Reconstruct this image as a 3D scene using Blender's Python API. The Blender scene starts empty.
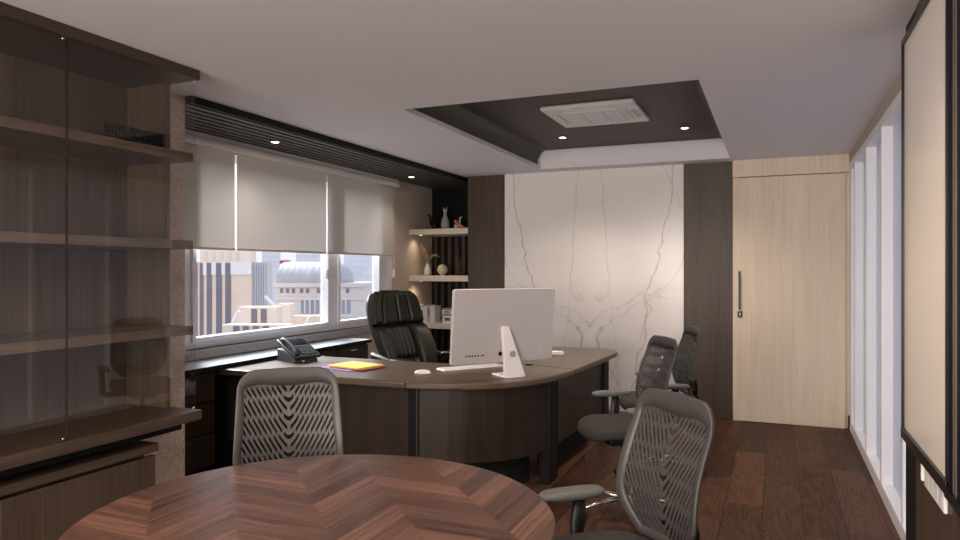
import bpy, math, random
from mathutils import Vector, Matrix
random.seed(7)
PI = math.pi
SC = bpy.context.scene
COL = SC.collection
YAW = math.radians(22.9)

# ---------------------------------------------------------------- camera, world, light, exposure
cam = bpy.data.cameras.new('camera')
cam.sensor_width = 36.0
cam.lens = 36.0 * 699.0 / 960.0
cam.clip_end = 3000
camo = bpy.data.objects.new('camera', cam); COL.objects.link(camo)
camo.location = (0, 0, 1.45); camo.rotation_euler = (PI/2, 0, YAW)
SC.camera = camo
vs = SC.view_settings
vs.view_transform = 'Standard'; vs.look = 'None'; vs.gamma = 1.0; vs.use_curve_mapping = False
vs.exposure = 0.45

WORLD = 0.88
w = bpy.data.worlds.new('sky'); SC.world = w; w.use_nodes = True
nt = w.node_tree; nt.nodes.clear()
out = nt.nodes.new('ShaderNodeOutputWorld'); bg = nt.nodes.new('ShaderNodeBackground')
tc = nt.nodes.new('ShaderNodeTexCoord'); sp = nt.nodes.new('ShaderNodeSeparateXYZ'); cr = nt.nodes.new('ShaderNodeValToRGB')
nt.links.new(tc.outputs['Generated'], sp.inputs[0]); nt.links.new(sp.outputs['Z'], cr.inputs[0])
cr.color_ramp.elements[0].position = 0.0; cr.color_ramp.elements[0].color = (0.92, 0.86, 0.87, 1)
cr.color_ramp.elements[1].position = 0.6; cr.color_ramp.elements[1].color = (1.5, 1.65, 1.95, 1)
nt.links.new(cr.outputs[0], bg.inputs[0]); bg.inputs[1].default_value = WORLD
nt.links.new(bg.outputs[0], out.inputs[0])

sun = bpy.data.lights.new('sun', 'SUN'); sun.energy = 11.0; sun.angle = math.radians(40); sun.color = (1.0, 0.97, 0.95)
suno = bpy.data.objects.new('sun', sun); COL.objects.link(suno)
_sd = Vector((-0.80, 0.32, 0.56)).normalized()      # towards the hazy sun, high outside the window
suno.rotation_euler = _sd.to_track_quat('Z', 'Y').to_euler(); suno.location = (-20, 10, 18)

def area_light(name, loc, size, energy, color, rot=(0, 0, 0), sy=None, spread=PI):
    l = bpy.data.lights.new(name, 'AREA'); l.energy = energy; l.color = color; l.shape = 'RECTANGLE'
    l.size = size; l.size_y = sy or size; l.spread = spread
    o = bpy.data.objects.new(name, l); COL.objects.link(o); o.location = loc; o.rotation_euler = rot
    return o
def spot_light(name, loc, energy, color, angle=100, blend=0.8, rot=(0, 0, 0), r=0.03):
    l = bpy.data.lights.new(name, 'SPOT'); l.energy = energy; l.color = color
    l.spot_size = math.radians(angle); l.spot_blend = blend; l.shadow_soft_size = r
    o = bpy.data.objects.new(name, l); COL.objects.link(o); o.location = loc; o.rotation_euler = rot
    return o
WARM = (1.0, 0.84, 0.70)
# added fill lamps behind the camera; their made-up panel fixtures are built further down
FILL_PANELS = [(-2.3, -1.0), (-0.5, -1.0), (-1.1, 0.75)]
for px_, py_ in FILL_PANELS:
    area_light('fill_lamp', (px_, py_, 2.47), 1.1, (30, 30, 24)[FILL_PANELS.index((px_, py_))], (1.0, 0.88, 0.78), sy=0.55)
# added fill light behind the camera; its made-up window frame is built further down
area_light('rear_fill', (-1.3, -2.50, 1.45), 3.0, 165, (1.0, 0.91, 0.84), rot=(PI/2, 0, 0), sy=1.6)
NEAR_FILLS = [(-0.30, 2.55), (-0.30, 0.9)]  # added downlights that brighten the board and the floor beside it
for px_, py_ in NEAR_FILLS:
    spot_light('downlight_lamp', (px_, py_, 2.475), 26, WARM, 140, 1.0)
TRAY_LAMPS = [(-1.81, 6.25), (-0.72, 6.24), (-1.81, 4.55), (-0.72, 4.55)]
for px_, py_ in TRAY_LAMPS:
    spot_light('downlight_lamp', (px_, py_, 2.655), 50 if py_ > 5 else 40, WARM, 118, 1.0)
SOFFIT_LAMPS = [(-3.595, 4.40), (-3.595, 6.62)]
for px_, py_ in SOFFIT_LAMPS:
    spot_light('soffit_lamp', (px_, py_, 2.435), 9, WARM, 110, 1.0)

# ---------------------------------------------------------------- materials
def mat_base(name):
    m = bpy.data.materials.new(name); m.use_nodes = True
    b = m.node_tree.nodes['Principled BSDF']
    return m, m.node_tree, b
def S(b, **k):
    for n, v in k.items():
        b.inputs[n.replace('_', ' ')].default_value = v
def plain(name, col, rough=0.5, metal=0.0, spec=0.5, bump=0.0, bscale=200, var=0.0):
    m, t, b = mat_base(name)
    S(b, Base_Color=(*col, 1), Roughness=rough, Metallic=metal); b.inputs['Specular IOR Level'].default_value = spec
    if bump or var:
        c = t.nodes.new('ShaderNodeTexCoord'); n = t.nodes.new('ShaderNodeTexNoise')
        n.inputs['Scale'].default_value = bscale; t.links.new(c.outputs['Object'], n.inputs['Vector'])
        if bump:
            bp = t.nodes.new('ShaderNodeBump'); bp.inputs['Strength'].default_value = bump; bp.inputs['Distance'].default_value = 0.002
            t.links.new(n.outputs['Fac'], bp.inputs['Height']); t.links.new(bp.outputs[0], b.inputs['Normal'])
        if var:
            mx = t.nodes.new('ShaderNodeMix'); mx.data_type = 'RGBA'
            mx.inputs[6].default_value = (*[x*(1-var) for x in col], 1); mx.inputs[7].default_value = (*[min(1, x*(1+var)) for x in col], 1)
            t.links.new(n.outputs['Fac'], mx.inputs[0]); t.links.new(mx.outputs[2], b.inputs['Base Color'])
    return m
def wood(name, dark, light, axis='Z', scale=1.0, rough=0.45, spec=0.4, contrast=1.0):
    m, t, b = mat_base(name)
    c = t.nodes.new('ShaderNodeTexCoord'); mp = t.nodes.new('ShaderNodeMapping')
    sc = [90*scale]*3; sc['XYZ'.index(axis)] = 2.2*scale
    mp.inputs['Scale'].default_value = sc
    n = t.nodes.new('ShaderNodeTexNoise'); n.inputs['Scale'].default_value = 1.0; n.inputs['Detail'].default_value = 5; n.inputs['Roughness'].default_value = 0.6
    mp2 = t.nodes.new('ShaderNodeMapping'); sc2 = [12*scale]*3; sc2['XYZ'.index(axis)] = 0.6*scale
    mp2.inputs['Scale'].default_value = sc2
    n2 = t.nodes.new('ShaderNodeTexNoise'); n2.inputs['Scale'].default_value = 1.0; n2.inputs['Detail'].default_value = 2
    t.links.new(c.outputs['Object'], mp.inputs[0]); t.links.new(c.outputs['Object'], mp2.inputs[0])
    t.links.new(mp.outputs[0], n.inputs['Vector']); t.links.new(mp2.outputs[0], n2.inputs['Vector'])
    a = t.nodes.new('ShaderNodeMath'); a.operation = 'MULTIPLY_ADD'; a.inputs[1].default_value = 0.6
    a2 = t.nodes.new('ShaderNodeMath'); a2.operation = 'MULTIPLY'; a2.inputs[1].default_value = 0.4
    t.links.new(n2.outputs['Fac'], a2.inputs[0]); t.links.new(n.outputs['Fac'], a.inputs[0]); t.links.new(a2.outputs[0], a.inputs[2])
    r = t.nodes.new('ShaderNodeValToRGB')
    r.color_ramp.elements[0].position = 0.5 - 0.16/contrast; r.color_ramp.elements[0].color = (*dark, 1)
    r.color_ramp.elements[1].position = 0.5 + 0.16/contrast; r.color_ramp.elements[1].color = (*light, 1)
    t.links.new(a.outputs[0], r.inputs[0]); t.links.new(r.outputs[0], b.inputs['Base Color'])
    bp = t.nodes.new('ShaderNodeBump'); bp.inputs['Strength'].default_value = 0.15; bp.inputs['Distance'].default_value = 0.001
    t.links.new(n.outputs['Fac'], bp.inputs['Height']); t.links.new(bp.outputs[0], b.inputs['Normal'])
    S(b, Roughness=rough); b.inputs['Specular IOR Level'].default_value = spec
    return m
def mth(t, op, a, b=None, c=None):
    n = t.nodes.new('ShaderNodeMath'); n.operation = op
    for i, v in enumerate((a, b, c)):
        if v is None: continue
        if isinstance(v, (int, float)): n.inputs[i].default_value = v
        else: t.links.new(v, n.inputs[i])
    return n.outputs[0]
def fabric(name, c1, c2, scale=260, rough=0.9):
    m, t, b = mat_base(name)
    c = t.nodes.new('ShaderNodeTexCoord')
    mp = t.nodes.new('ShaderNodeMapping'); mp.inputs['Scale'].default_value = (scale*.25, scale*.25, scale)
    mp3 = t.nodes.new('ShaderNodeMapping'); mp3.inputs['Scale'].default_value = (scale, scale, scale*.12)
    n = t.nodes.new('ShaderNodeTexNoise'); n.inputs['Scale'].default_value = 1; n.inputs['Detail'].default_value = 2
    n2 = t.nodes.new('ShaderNodeTexNoise'); n2.inputs['Scale'].default_value = 1; n2.inputs['Detail'].default_value = 1
    t.links.new(c.outputs['Object'], mp.inputs[0]); t.links.new(mp.outputs[0], n.inputs['Vector'])
    t.links.new(c.outputs['Object'], mp3.inputs[0]); t.links.new(mp3.outputs[0], n2.inputs['Vector'])
    f = mth(t, 'MULTIPLY_ADD', n.outputs['Fac'], 0.5, mth(t, 'MULTIPLY', n2.outputs['Fac'], 0.5))
    r = t.nodes.new('ShaderNodeValToRGB'); r.color_ramp.elements[0].position = 0.38; r.color_ramp.elements[1].position = 0.62
    r.color_ramp.elements[0].color = (*c1, 1); r.color_ramp.elements[1].color = (*c2, 1)
    t.links.new(f, r.inputs[0]); t.links.new(r.outputs[0], b.inputs['Base Color'])
    S(b, Roughness=rough); b.inputs['Specular IOR Level'].default_value = 0.15
    return m
def clear_glass(name, tint=(0.96, 0.98, 1.0), ior=1.45, rough=0.0):
    m = bpy.data.materials.new(name); m.use_nodes = True; t = m.node_tree; t.nodes.clear()
    o = t.nodes.new('ShaderNodeOutputMaterial'); mx = t.nodes.new('ShaderNodeMixShader')
    tr = t.nodes.new('ShaderNodeBsdfTransparent'); tr.inputs[0].default_value = (*tint, 1)
    gl = t.nodes.new('ShaderNodeBsdfGlossy'); gl.inputs['Roughness'].default_value = rough
    lw = t.nodes.new('ShaderNodeLayerWeight'); lw.inputs[0].default_value = 0.5      # facing = 1 - |cos|, the same from both sides
    r0 = ((ior-1)/(ior+1))**2 * 1.0
    fac = mth(t, 'MULTIPLY_ADD', mth(t, 'POWER', lw.outputs['Facing'], 5.0), 1-r0, r0)
    t.links.new(fac, mx.inputs[0]); t.links.new(tr.outputs[0], mx.inputs[1]); t.links.new(gl.outputs[0], mx.inputs[2])
    t.links.new(mx.outputs[0], o.inputs[0])
    return m
def translucent(name, col, tcol, fac=0.5, rough=0.6):
    m, t, b = mat_base(name)
    S(b, Base_Color=(*col, 1), Roughness=rough); b.inputs['Specular IOR Level'].default_value = 0.2
    tr = t.nodes.new('ShaderNodeBsdfTranslucent'); tr.inputs[0].default_value = (*tcol, 1)
    mx = t.nodes.new('ShaderNodeMixShader'); mx.inputs[0].default_value = fac
    t.links.new(b.outputs[0], mx.inputs[1]); t.links.new(tr.outputs[0], mx.inputs[2])
    t.links.new(mx.outputs[0], t.nodes['Material Output'].inputs[0])
    return m
def emit(name, col, strength):
    m = bpy.data.materials.new(name); m.use_nodes = True; t = m.node_tree; t.nodes.clear()
    o = t.nodes.new('ShaderNodeOutputMaterial'); e = t.nodes.new('ShaderNodeEmission')
    e.inputs[0].default_value = (*col, 1); e.inputs[1].default_value = strength; t.links.new(e.outputs[0], o.inputs[0])
    return m

M = {}
M['ceiling'] = plain('ceiling_paint', (0.80, 0.785, 0.82), 0.85, spec=0.2)
M['white_paint'] = plain('white_paint', (0.82, 0.82, 0.84), 0.6)
M['walnut_v'] = wood('dark_walnut_vertical', (0.040, 0.026, 0.017), (0.088, 0.060, 0.041), 'Z', contrast=1.0)
M['cabinet_walnut'] = wood('cabinet_walnut_vertical', (0.062, 0.043, 0.029), (0.135, 0.097, 0.067), 'Z')
M['walnut_h'] = wood('dark_walnut_along', (0.040, 0.026, 0.017), (0.086, 0.058, 0.039), 'Y', rough=0.38)
M['walnut_x'] = wood('dark_walnut_across', (0.070, 0.050, 0.038), (0.135, 0.098, 0.074), 'X', rough=0.35)
M['desk_top'] = wood('desk_top_wood', (0.068, 0.047, 0.030), (0.130, 0.092, 0.062), 'X', rough=0.36, spec=0.6)
M['desk_panel'] = wood('desk_panel_wood', (0.014, 0.009, 0.006), (0.040, 0.026, 0.017), 'Z', rough=0.45, contrast=.9)
M['tray_wood'] = wood('tray_dark_wood', (0.045, 0.038, 0.030), (0.078, 0.066, 0.052), 'Y', rough=0.55)
M['light_wood'] = wood('pale_oak', (0.70, 0.57, 0.44), (0.86, 0.75, 0.60), 'Z', rough=0.55, contrast=0.9)
M['shelf_wood'] = wood('pale_shelf_wood', (0.68, 0.58, 0.46), (0.80, 0.70, 0.57), 'X', rough=0.5)
M['wallpaper'] = fabric('woven_beige_wallcovering', (0.52, 0.42, 0.34), (0.86, 0.74, 0.62), 200)
M['black'] = plain('matt_black', (0.005, 0.005, 0.005), 0.6, spec=.25)
M['black_metal'] = plain('black_metal', (0.02, 0.02, 0.02), 0.35, 0.6)
M['slat_black'] = plain('slat_black', (0.11, 0.105, 0.10), 0.45)
M['gap_black'] = plain('gap_black', (0.004, 0.004, 0.004), 0.9)
M['dark_base'] = plain('dark_red_brown_skirting', (0.050, 0.020, 0.014), 0.4)
M['wall_grey'] = plain('rear_wall_paint', (0.62, 0.58, 0.55), 0.8)
M['frame_white'] = plain('white_aluminium', (0.90, 0.91, 0.95), 0.35)
M['sill'] = fabric('granite_sill', (0.24, 0.22, 0.21), (0.50, 0.46, 0.44), 300, 0.3)
M['sheen_pale'] = plain('painted_window_sheen', (0.44, 0.48, 0.54), 0.45, spec=0.3)  # pale blue colour stands in for the window's reflection on the top
M['blind'] = translucent('blind_fabric', (0.68, 0.64, 0.59), (0.66, 0.62, 0.58), 0.085, 0.9)
M['blind_white'] = plain('blind_white', (0.80, 0.77, 0.75), 0.5)
M['frosted'] = translucent('frosted_glass', (0.66, 0.66, 0.69), (0.66, 0.67, 0.72), 0.60, 0.35)
M['glass'] = clear_glass('window_glass', (0.93, 0.95, 0.97), 1.35)
M['door_glass'] = clear_glass('cabinet_glass', (0.97, 0.965, 0.965), 1.5)
M['beige_paint'] = plain('beige_paint', (0.52, 0.44, 0.38), 0.7)
M['panel_black'] = plain('dark_panel', (0.006, 0.008, 0.020), 0.55, spec=0.08)
M['dark_edge'] = plain('dark_glass_edge', (0.03, 0.02, 0.015), 0.8, spec=.1)
M['shelf_walnut'] = wood('cabinet_shelf_walnut', (0.095, 0.064, 0.045), (0.18, 0.128, 0.092), 'Y', rough=0.45)
M['plastic_white'] = plain('white_plastic', (0.78, 0.77, 0.75), 0.4)
M['ac_white'] = plain('cassette_white', (0.86, 0.86, 0.86), 0.5)
M['ac_grey'] = plain('cassette_grille', (0.64, 0.64, 0.66), 0.6)
M['chair_shell'] = plain('grey_chair_plastic', (0.046, 0.042, 0.041), 0.46)
M['chair_black'] = plain('black_chair_frame', (0.007, 0.007, 0.007), 0.45)
M['seat_fabric'] = plain('charcoal_seat_fabric', (0.028, 0.026, 0.024), 0.9, bump=0.4, bscale=600)
M['arm_pad'] = plain('grey_arm_pad', (0.11, 0.11, 0.105), 0.55)
M['arm_pad_light'] = plain('pale_arm_pad', (0.42, 0.44, 0.45), 0.5)
M['chrome'] = plain('polished_metal', (0.75, 0.75, 0.75), 0.18, 1.0)
M['leather'] = plain('dark_leather', (0.011, 0.010, 0.005), 0.42, spec=0.38, bump=0.25, bscale=350)
M['alu'] = plain('silver_aluminium', (0.56, 0.52, 0.52), 0.42, 0.25)
M['alu_pale'] = plain('pale_aluminium', (0.82, 0.79, 0.78), 0.40, 0.15)
M['board'] = plain('glossy_cream_board', (0.95, 0.88, 0.79), 0.14, spec=0.8)
M['bronze'] = plain('bronze_trim', (0.20, 0.15, 0.11), 0.35, 0.7)
M['screen_black'] = plain('glossy_black', (0.012, 0.014, 0.03), 0.10, spec=0.8)
M['lamp'] = emit('lamp_glow', (1.0, 0.86, 0.62), 9.0)
M['shelf_lamp_glow'] = emit('shelf_lamp_glow', (1, .85, .6), 2.0)
M['fill_panel_glow'] = emit('fill_panel_glow', (1.0, 0.90, 0.84), 3.0)
M['yellow'] = plain('yellow_paper', (0.85, 0.66, 0.12), 0.6)
M['purple'] = plain('purple_paper', (0.30, 0.14, 0.42), 0.6)
M['maroon'] = plain('maroon_card', (0.28, 0.03, 0.06), 0.6)
M['phone'] = plain('phone_plastic', (0.022, 0.023, 0.026), 0.4)
M['phone_side'] = plain('phone_grey_side', (0.055, 0.056, 0.060), 0.5)
M['ceramic'] = plain('white_ceramic', (0.70, 0.68, 0.66), 0.35)
M['grey_ceramic'] = plain('grey_ceramic', (0.40, 0.40, 0.41), 0.5)
M['orange'] = plain('copper_orange', (0.62, 0.25, 0.12), 0.4)
M['gold'] = plain('pale_gold', (0.62, 0.56, 0.38), 0.45, 0.2)
M['pampas'] = plain('dried_pampas', (0.42, 0.27, 0.19), 0.95)
M['reed'] = plain('brown_reed', (0.16, 0.07, 0.05), 0.8)
M['clear'] = clear_glass('vase_glass', (0.80, 0.84, 0.88), 1.5)
M['emblem_grey'] = plain('emblem_grey', (0.30, 0.29, 0.30), 0.3)
M['paper'] = plain('book_white', (0.78, 0.76, 0.74), 0.6)
M['paper_grey'] = plain('book_grey', (0.48, 0.46, 0.45), 0.6)
M['paper_dark'] = plain('book_dark_title', (0.12, 0.11, 0.12), 0.6)
# floor planks: boards run along Y
def floor_mat():
    m, t, b = mat_base('walnut_floorboards')
    c = t.nodes.new('ShaderNodeTexCoord'); s = t.nodes.new('ShaderNodeSeparateXYZ'); t.links.new(c.outputs['Object'], s.inputs[0])
    X, Y = s.outputs['X'], s.outputs['Y']
    PW, PL = 0.218, 1.35
    u = mth(t, 'DIVIDE', mth(t, 'ADD', X, 0.287), PW); iu = mth(t, 'FLOOR', u); fu = mth(t, 'FRACT', u)
    wn = t.nodes.new('ShaderNodeTexWhiteNoise'); wn.noise_dimensions = '1D'; t.links.new(iu, wn.inputs['W'])
    v = mth(t, 'ADD', mth(t, 'DIVIDE', Y, PL), wn.outputs['Value']); iv = mth(t, 'FLOOR', v); fv = mth(t, 'FRACT', v)
    cmb = t.nodes.new('ShaderNodeCombineXYZ'); t.links.new(iu, cmb.inputs[0]); t.links.new(iv, cmb.inputs[1])
    wn2 = t.nodes.new('ShaderNodeTexWhiteNoise'); wn2.noise_dimensions = '2D'; t.links.new(cmb.outputs[0], wn2.inputs['Vector'])
    # grain: cathedral rings stretched along each board
    g = t.nodes.new('ShaderNodeCombineXYZ')
    t.links.new(mth(t, 'MULTIPLY', fu, 1.3), g.inputs[0])
    t.links.new(mth(t, 'MULTIPLY', Y, 0.55), g.inputs[1]); t.links.new(mth(t, 'MULTIPLY', wn2.outputs['Value'], 37.0), g.inputs[2])
    n1 = t.nodes.new('ShaderNodeTexNoise'); n1.inputs['Scale'].default_value = 1.5; n1.inputs['Detail'].default_value = 1
    t.links.new(g.outputs[0], n1.inputs['Vector'])
    rings = mth(t, 'SINE', mth(t, 'MULTIPLY', n1.outputs['Fac'], 90.0))
    g2 = t.nodes.new('ShaderNodeCombineXYZ')
    t.links.new(mth(t, 'MULTIPLY', X, 160.0), g2.inputs[0]); t.links.new(mth(t, 'MULTIPLY', Y, 3.0), g2.inputs[1])
    n2 = t.nodes.new('ShaderNodeTexNoise'); n2.inputs['Scale'].default_value = 1; n2.inputs['Detail'].default_value = 3
    t.links.new(g2.outputs[0], n2.inputs['Vector'])
    f = mth(t, 'ADD', mth(t, 'MULTIPLY', rings, 0.075), mth(t, 'MULTIPLY', n2.outputs['Fac'], 0.55))
    f = mth(t, 'ADD', f, mth(t, 'MULTIPLY', wn2.outputs['Value'], 0.26))
    r = t.nodes.new('ShaderNodeValToRGB'); r.color_ramp.elements[0].position = 0.18; r.color_ramp.elements[1].position = 0.80
    r.color_ramp.elements[0].color = (0.020, 0.0085, 0.005, 1); r.color_ramp.elements[1].color = (0.175, 0.078, 0.042, 1)
    t.links.new(f, r.inputs[0])
    # joints
    ju = mth(t, 'LESS_THAN', mth(t, 'MINIMUM', fu, mth(t, 'SUBTRACT', 1.0, fu)), 0.012)
    jv = mth(t, 'LESS_THAN', mth(t, 'MINIMUM', fv, mth(t, 'SUBTRACT', 1.0, fv)), 0.002)
    j = mth(t, 'MAXIMUM', ju, jv)
    mx = t.nodes.new('ShaderNodeMix'); mx.data_type = 'RGBA'; t.links.new(j, mx.inputs[0]); t.links.new(r.outputs[0], mx.inputs[6])
    mx.inputs[7].default_value = (0.012, 0.006, 0.004, 1)
    t.links.new(mx.outputs[2], b.inputs['Base Color'])
    S(b, Roughness=0.46); b.inputs['Specular IOR Level'].default_value = 0.12
    return m
M['floor'] = floor_mat()
def chevron_mat():
    m, t, b = mat_base('chevron_walnut_veneer')
    c = t.nodes.new('ShaderNodeTexCoord'); s = t.nodes.new('ShaderNodeSeparateXYZ'); t.links.new(c.outputs['Object'], s.inputs[0])
    X, Y = s.outputs['X'], s.outputs['Y']
    q = math.sqrt(.5); CWD = 0.225; PWD = 0.105
    u = mth(t, 'ADD', mth(t, 'MULTIPLY', X, q), mth(t, 'MULTIPLY', Y, q))
    v = mth(t, 'SUBTRACT', mth(t, 'MULTIPLY', Y, q), mth(t, 'MULTIPLY', X, q))
    f = mth(t, 'PINGPONG', u, CWD)
    iu = mth(t, 'FLOOR', mth(t, 'DIVIDE', u, CWD))
    ww = mth(t, 'DIVIDE', mth(t, 'SUBTRACT', v, f), PWD); iw = mth(t, 'FLOOR', ww)
    cmb = t.nodes.new('ShaderNodeCombineXYZ'); t.links.new(iu, cmb.inputs[0]); t.links.new(iw, cmb.inputs[1])
    wn = t.nodes.new('ShaderNodeTexWhiteNoise'); wn.noise_dimensions = '2D'; t.links.new(cmb.outputs[0], wn.inputs['Vector'])
    g = t.nodes.new('ShaderNodeCombineXYZ')
    t.links.new(mth(t, 'MULTIPLY', u, 3.0), g.inputs[0]); t.links.new(mth(t, 'MULTIPLY', ww, 8.5), g.inputs[1]); t.links.new(mth(t, 'MULTIPLY', wn.outputs['Value'], 31.0), g.inputs[2])
    n = t.nodes.new('ShaderNodeTexNoise'); n.inputs['Scale'].default_value = 1.0; n.inputs['Detail'].default_value = 6; n.inputs['Roughness'].default_value = 0.65
    n.inputs['Distortion'].default_value = 0.6
    t.links.new(g.outputs[0], n.inputs['Vector'])
    k = mth(t, 'ADD', mth(t, 'MULTIPLY', n.outputs['Fac'], 1.0), mth(t, 'MULTIPLY', wn.outputs['Value'], 0.22))
    r = t.nodes.new('ShaderNodeValToRGB')
    e = r.color_ramp.elements; e[0].position = 0.40; e[0].color = (0.026, 0.013, 0.010, 1); e[1].position = 0.88; e[1].color = (0.21, 0.102, 0.066, 1)
    e2 = r.color_ramp.elements.new(0.62); e2.color = (0.080, 0.038, 0.026, 1)
    t.links.new(k, r.inputs[0]); t.links.new(r.outputs[0], b.inputs['Base Color'])
    bp = t.nodes.new('ShaderNodeBump'); bp.inputs['Strength'].default_value = 0.35; bp.inputs['Distance'].default_value = 0.001
    t.links.new(n.outputs['Fac'], bp.inputs['Height']); t.links.new(bp.outputs[0], b.inputs['Normal'])
    S(b, Roughness=0.33); b.inputs['Specular IOR Level'].default_value = 0.5
    return m
M['chevron'] = chevron_mat()
def marble_mat():
    m, t, b = mat_base('bookmatched_marble')
    c = t.nodes.new('ShaderNodeTexCoord'); s = t.nodes.new('ShaderNodeSeparateXYZ'); t.links.new(c.outputs['Object'], s.inputs[0])
    xm = mth(t, 'ABSOLUTE', mth(t, 'ADD', s.outputs['X'], 1.79)); Z = s.outputs['Z']
    cmb = t.nodes.new('ShaderNodeCombineXYZ'); t.links.new(xm, cmb.inputs[0]); t.links.new(Z, cmb.inputs[2])
    def noise(sc, det, dist=0.0):
        n = t.nodes.new('ShaderNodeTexNoise'); n.inputs['Scale'].default_value = sc; n.inputs['Detail'].default_value = det; n.inputs['Distortion'].default_value = dist
        t.links.new(cmb.outputs[0], n.inputs['Vector']); return n.outputs['Fac']
    nw = noise(2.2, 4); nf = noise(9.0, 4)
    def vein(x0, slope, z0, width, wob):
        # dark line along x = x0 + slope*(z-z0), wobbling
        l = mth(t, 'ADD', mth(t, 'MULTIPLY', mth(t, 'SUBTRACT', Z, z0), slope), x0)
        d = mth(t, 'ABSOLUTE', mth(t, 'SUBTRACT', mth(t, 'ADD', xm, mth(t, 'MULTIPLY', mth(t, 'SUBTRACT', nw, 0.5), wob)), l))
        v = mth(t, 'SUBTRACT', 1.0, mth(t, 'MINIMUM', mth(t, 'DIVIDE', d, width), 1.0))
        return mth(t, 'MULTIPLY', v, mth(t, 'MINIMUM', mth(t, 'MULTIPLY', nf, 1.5), 1.0))
    v1 = mth(t, 'MULTIPLY', vein(0.86, 0.19, 2.45, 0.011, 0.30), 0.8)
    v2 = mth(t, 'MULTIPLY', vein(0.13, -0.09, 2.3, 0.008, 0.22), 0.40)
    v3 = mth(t, 'MULTIPLY', mth(t, 'MAXIMUM', vein(0.80, -0.38, 2.4, 0.007, 0.35), vein(0.60, 0.55, 1.0, 0.012, 0.6)), 0.55)
    # thin random veins, denser towards the foot of the slab
    rv = mth(t, 'ABSOLUTE', mth(t, 'SUBTRACT', noise(1.4, 5, 1.2), 0.5))
    rv = mth(t, 'SUBTRACT', 1.0, mth(t, 'MINIMUM', mth(t, 'DIVIDE', rv, 0.016), 1.0))
    low = t.nodes.new('ShaderNodeMapRange'); low.inputs[1].default_value = 1.35; low.inputs[2].default_value = 0.6; t.links.new(Z, low.inputs[0])
    rv = mth(t, 'MULTIPLY', rv, mth(t, 'ADD', mth(t, 'MULTIPLY', low.outputs[0], 0.75), 0.05))
    veins = mth(t, 'MINIMUM', mth(t, 'MAXIMUM', mth(t, 'MAXIMUM', v1, v2), mth(t, 'MAXIMUM', v3, rv)), 1.0)
    cloud = mth(t, 'MULTIPLY', noise(2.0, 4, 0.5), mth(t, 'ADD', mth(t, 'MULTIPLY', low.outputs[0], 1.2), 0.08))
    mx = t.nodes.new('ShaderNodeMix'); mx.data_type = 'RGBA'; mx.inputs[6].default_value = (0.86, 0.82, 0.78, 1); mx.inputs[7].default_value = (0.52, 0.51, 0.53, 1)
    t.links.new(cloud, mx.inputs[0])
    mx2 = t.nodes.new('ShaderNodeMix'); mx2.data_type = 'RGBA'; mx2.inputs[7].default_value = (0.34, 0.26, 0.22, 1)
    t.links.new(veins, mx2.inputs[0]); t.links.new(mx.outputs[2], mx2.inputs[6]); t.links.new(mx2.outputs[2], b.inputs['Base Color'])
    S(b, Roughness=0.22); b.inputs['Specular IOR Level'].default_value = 0.4
    return m
M['marble'] = marble_mat()

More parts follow.
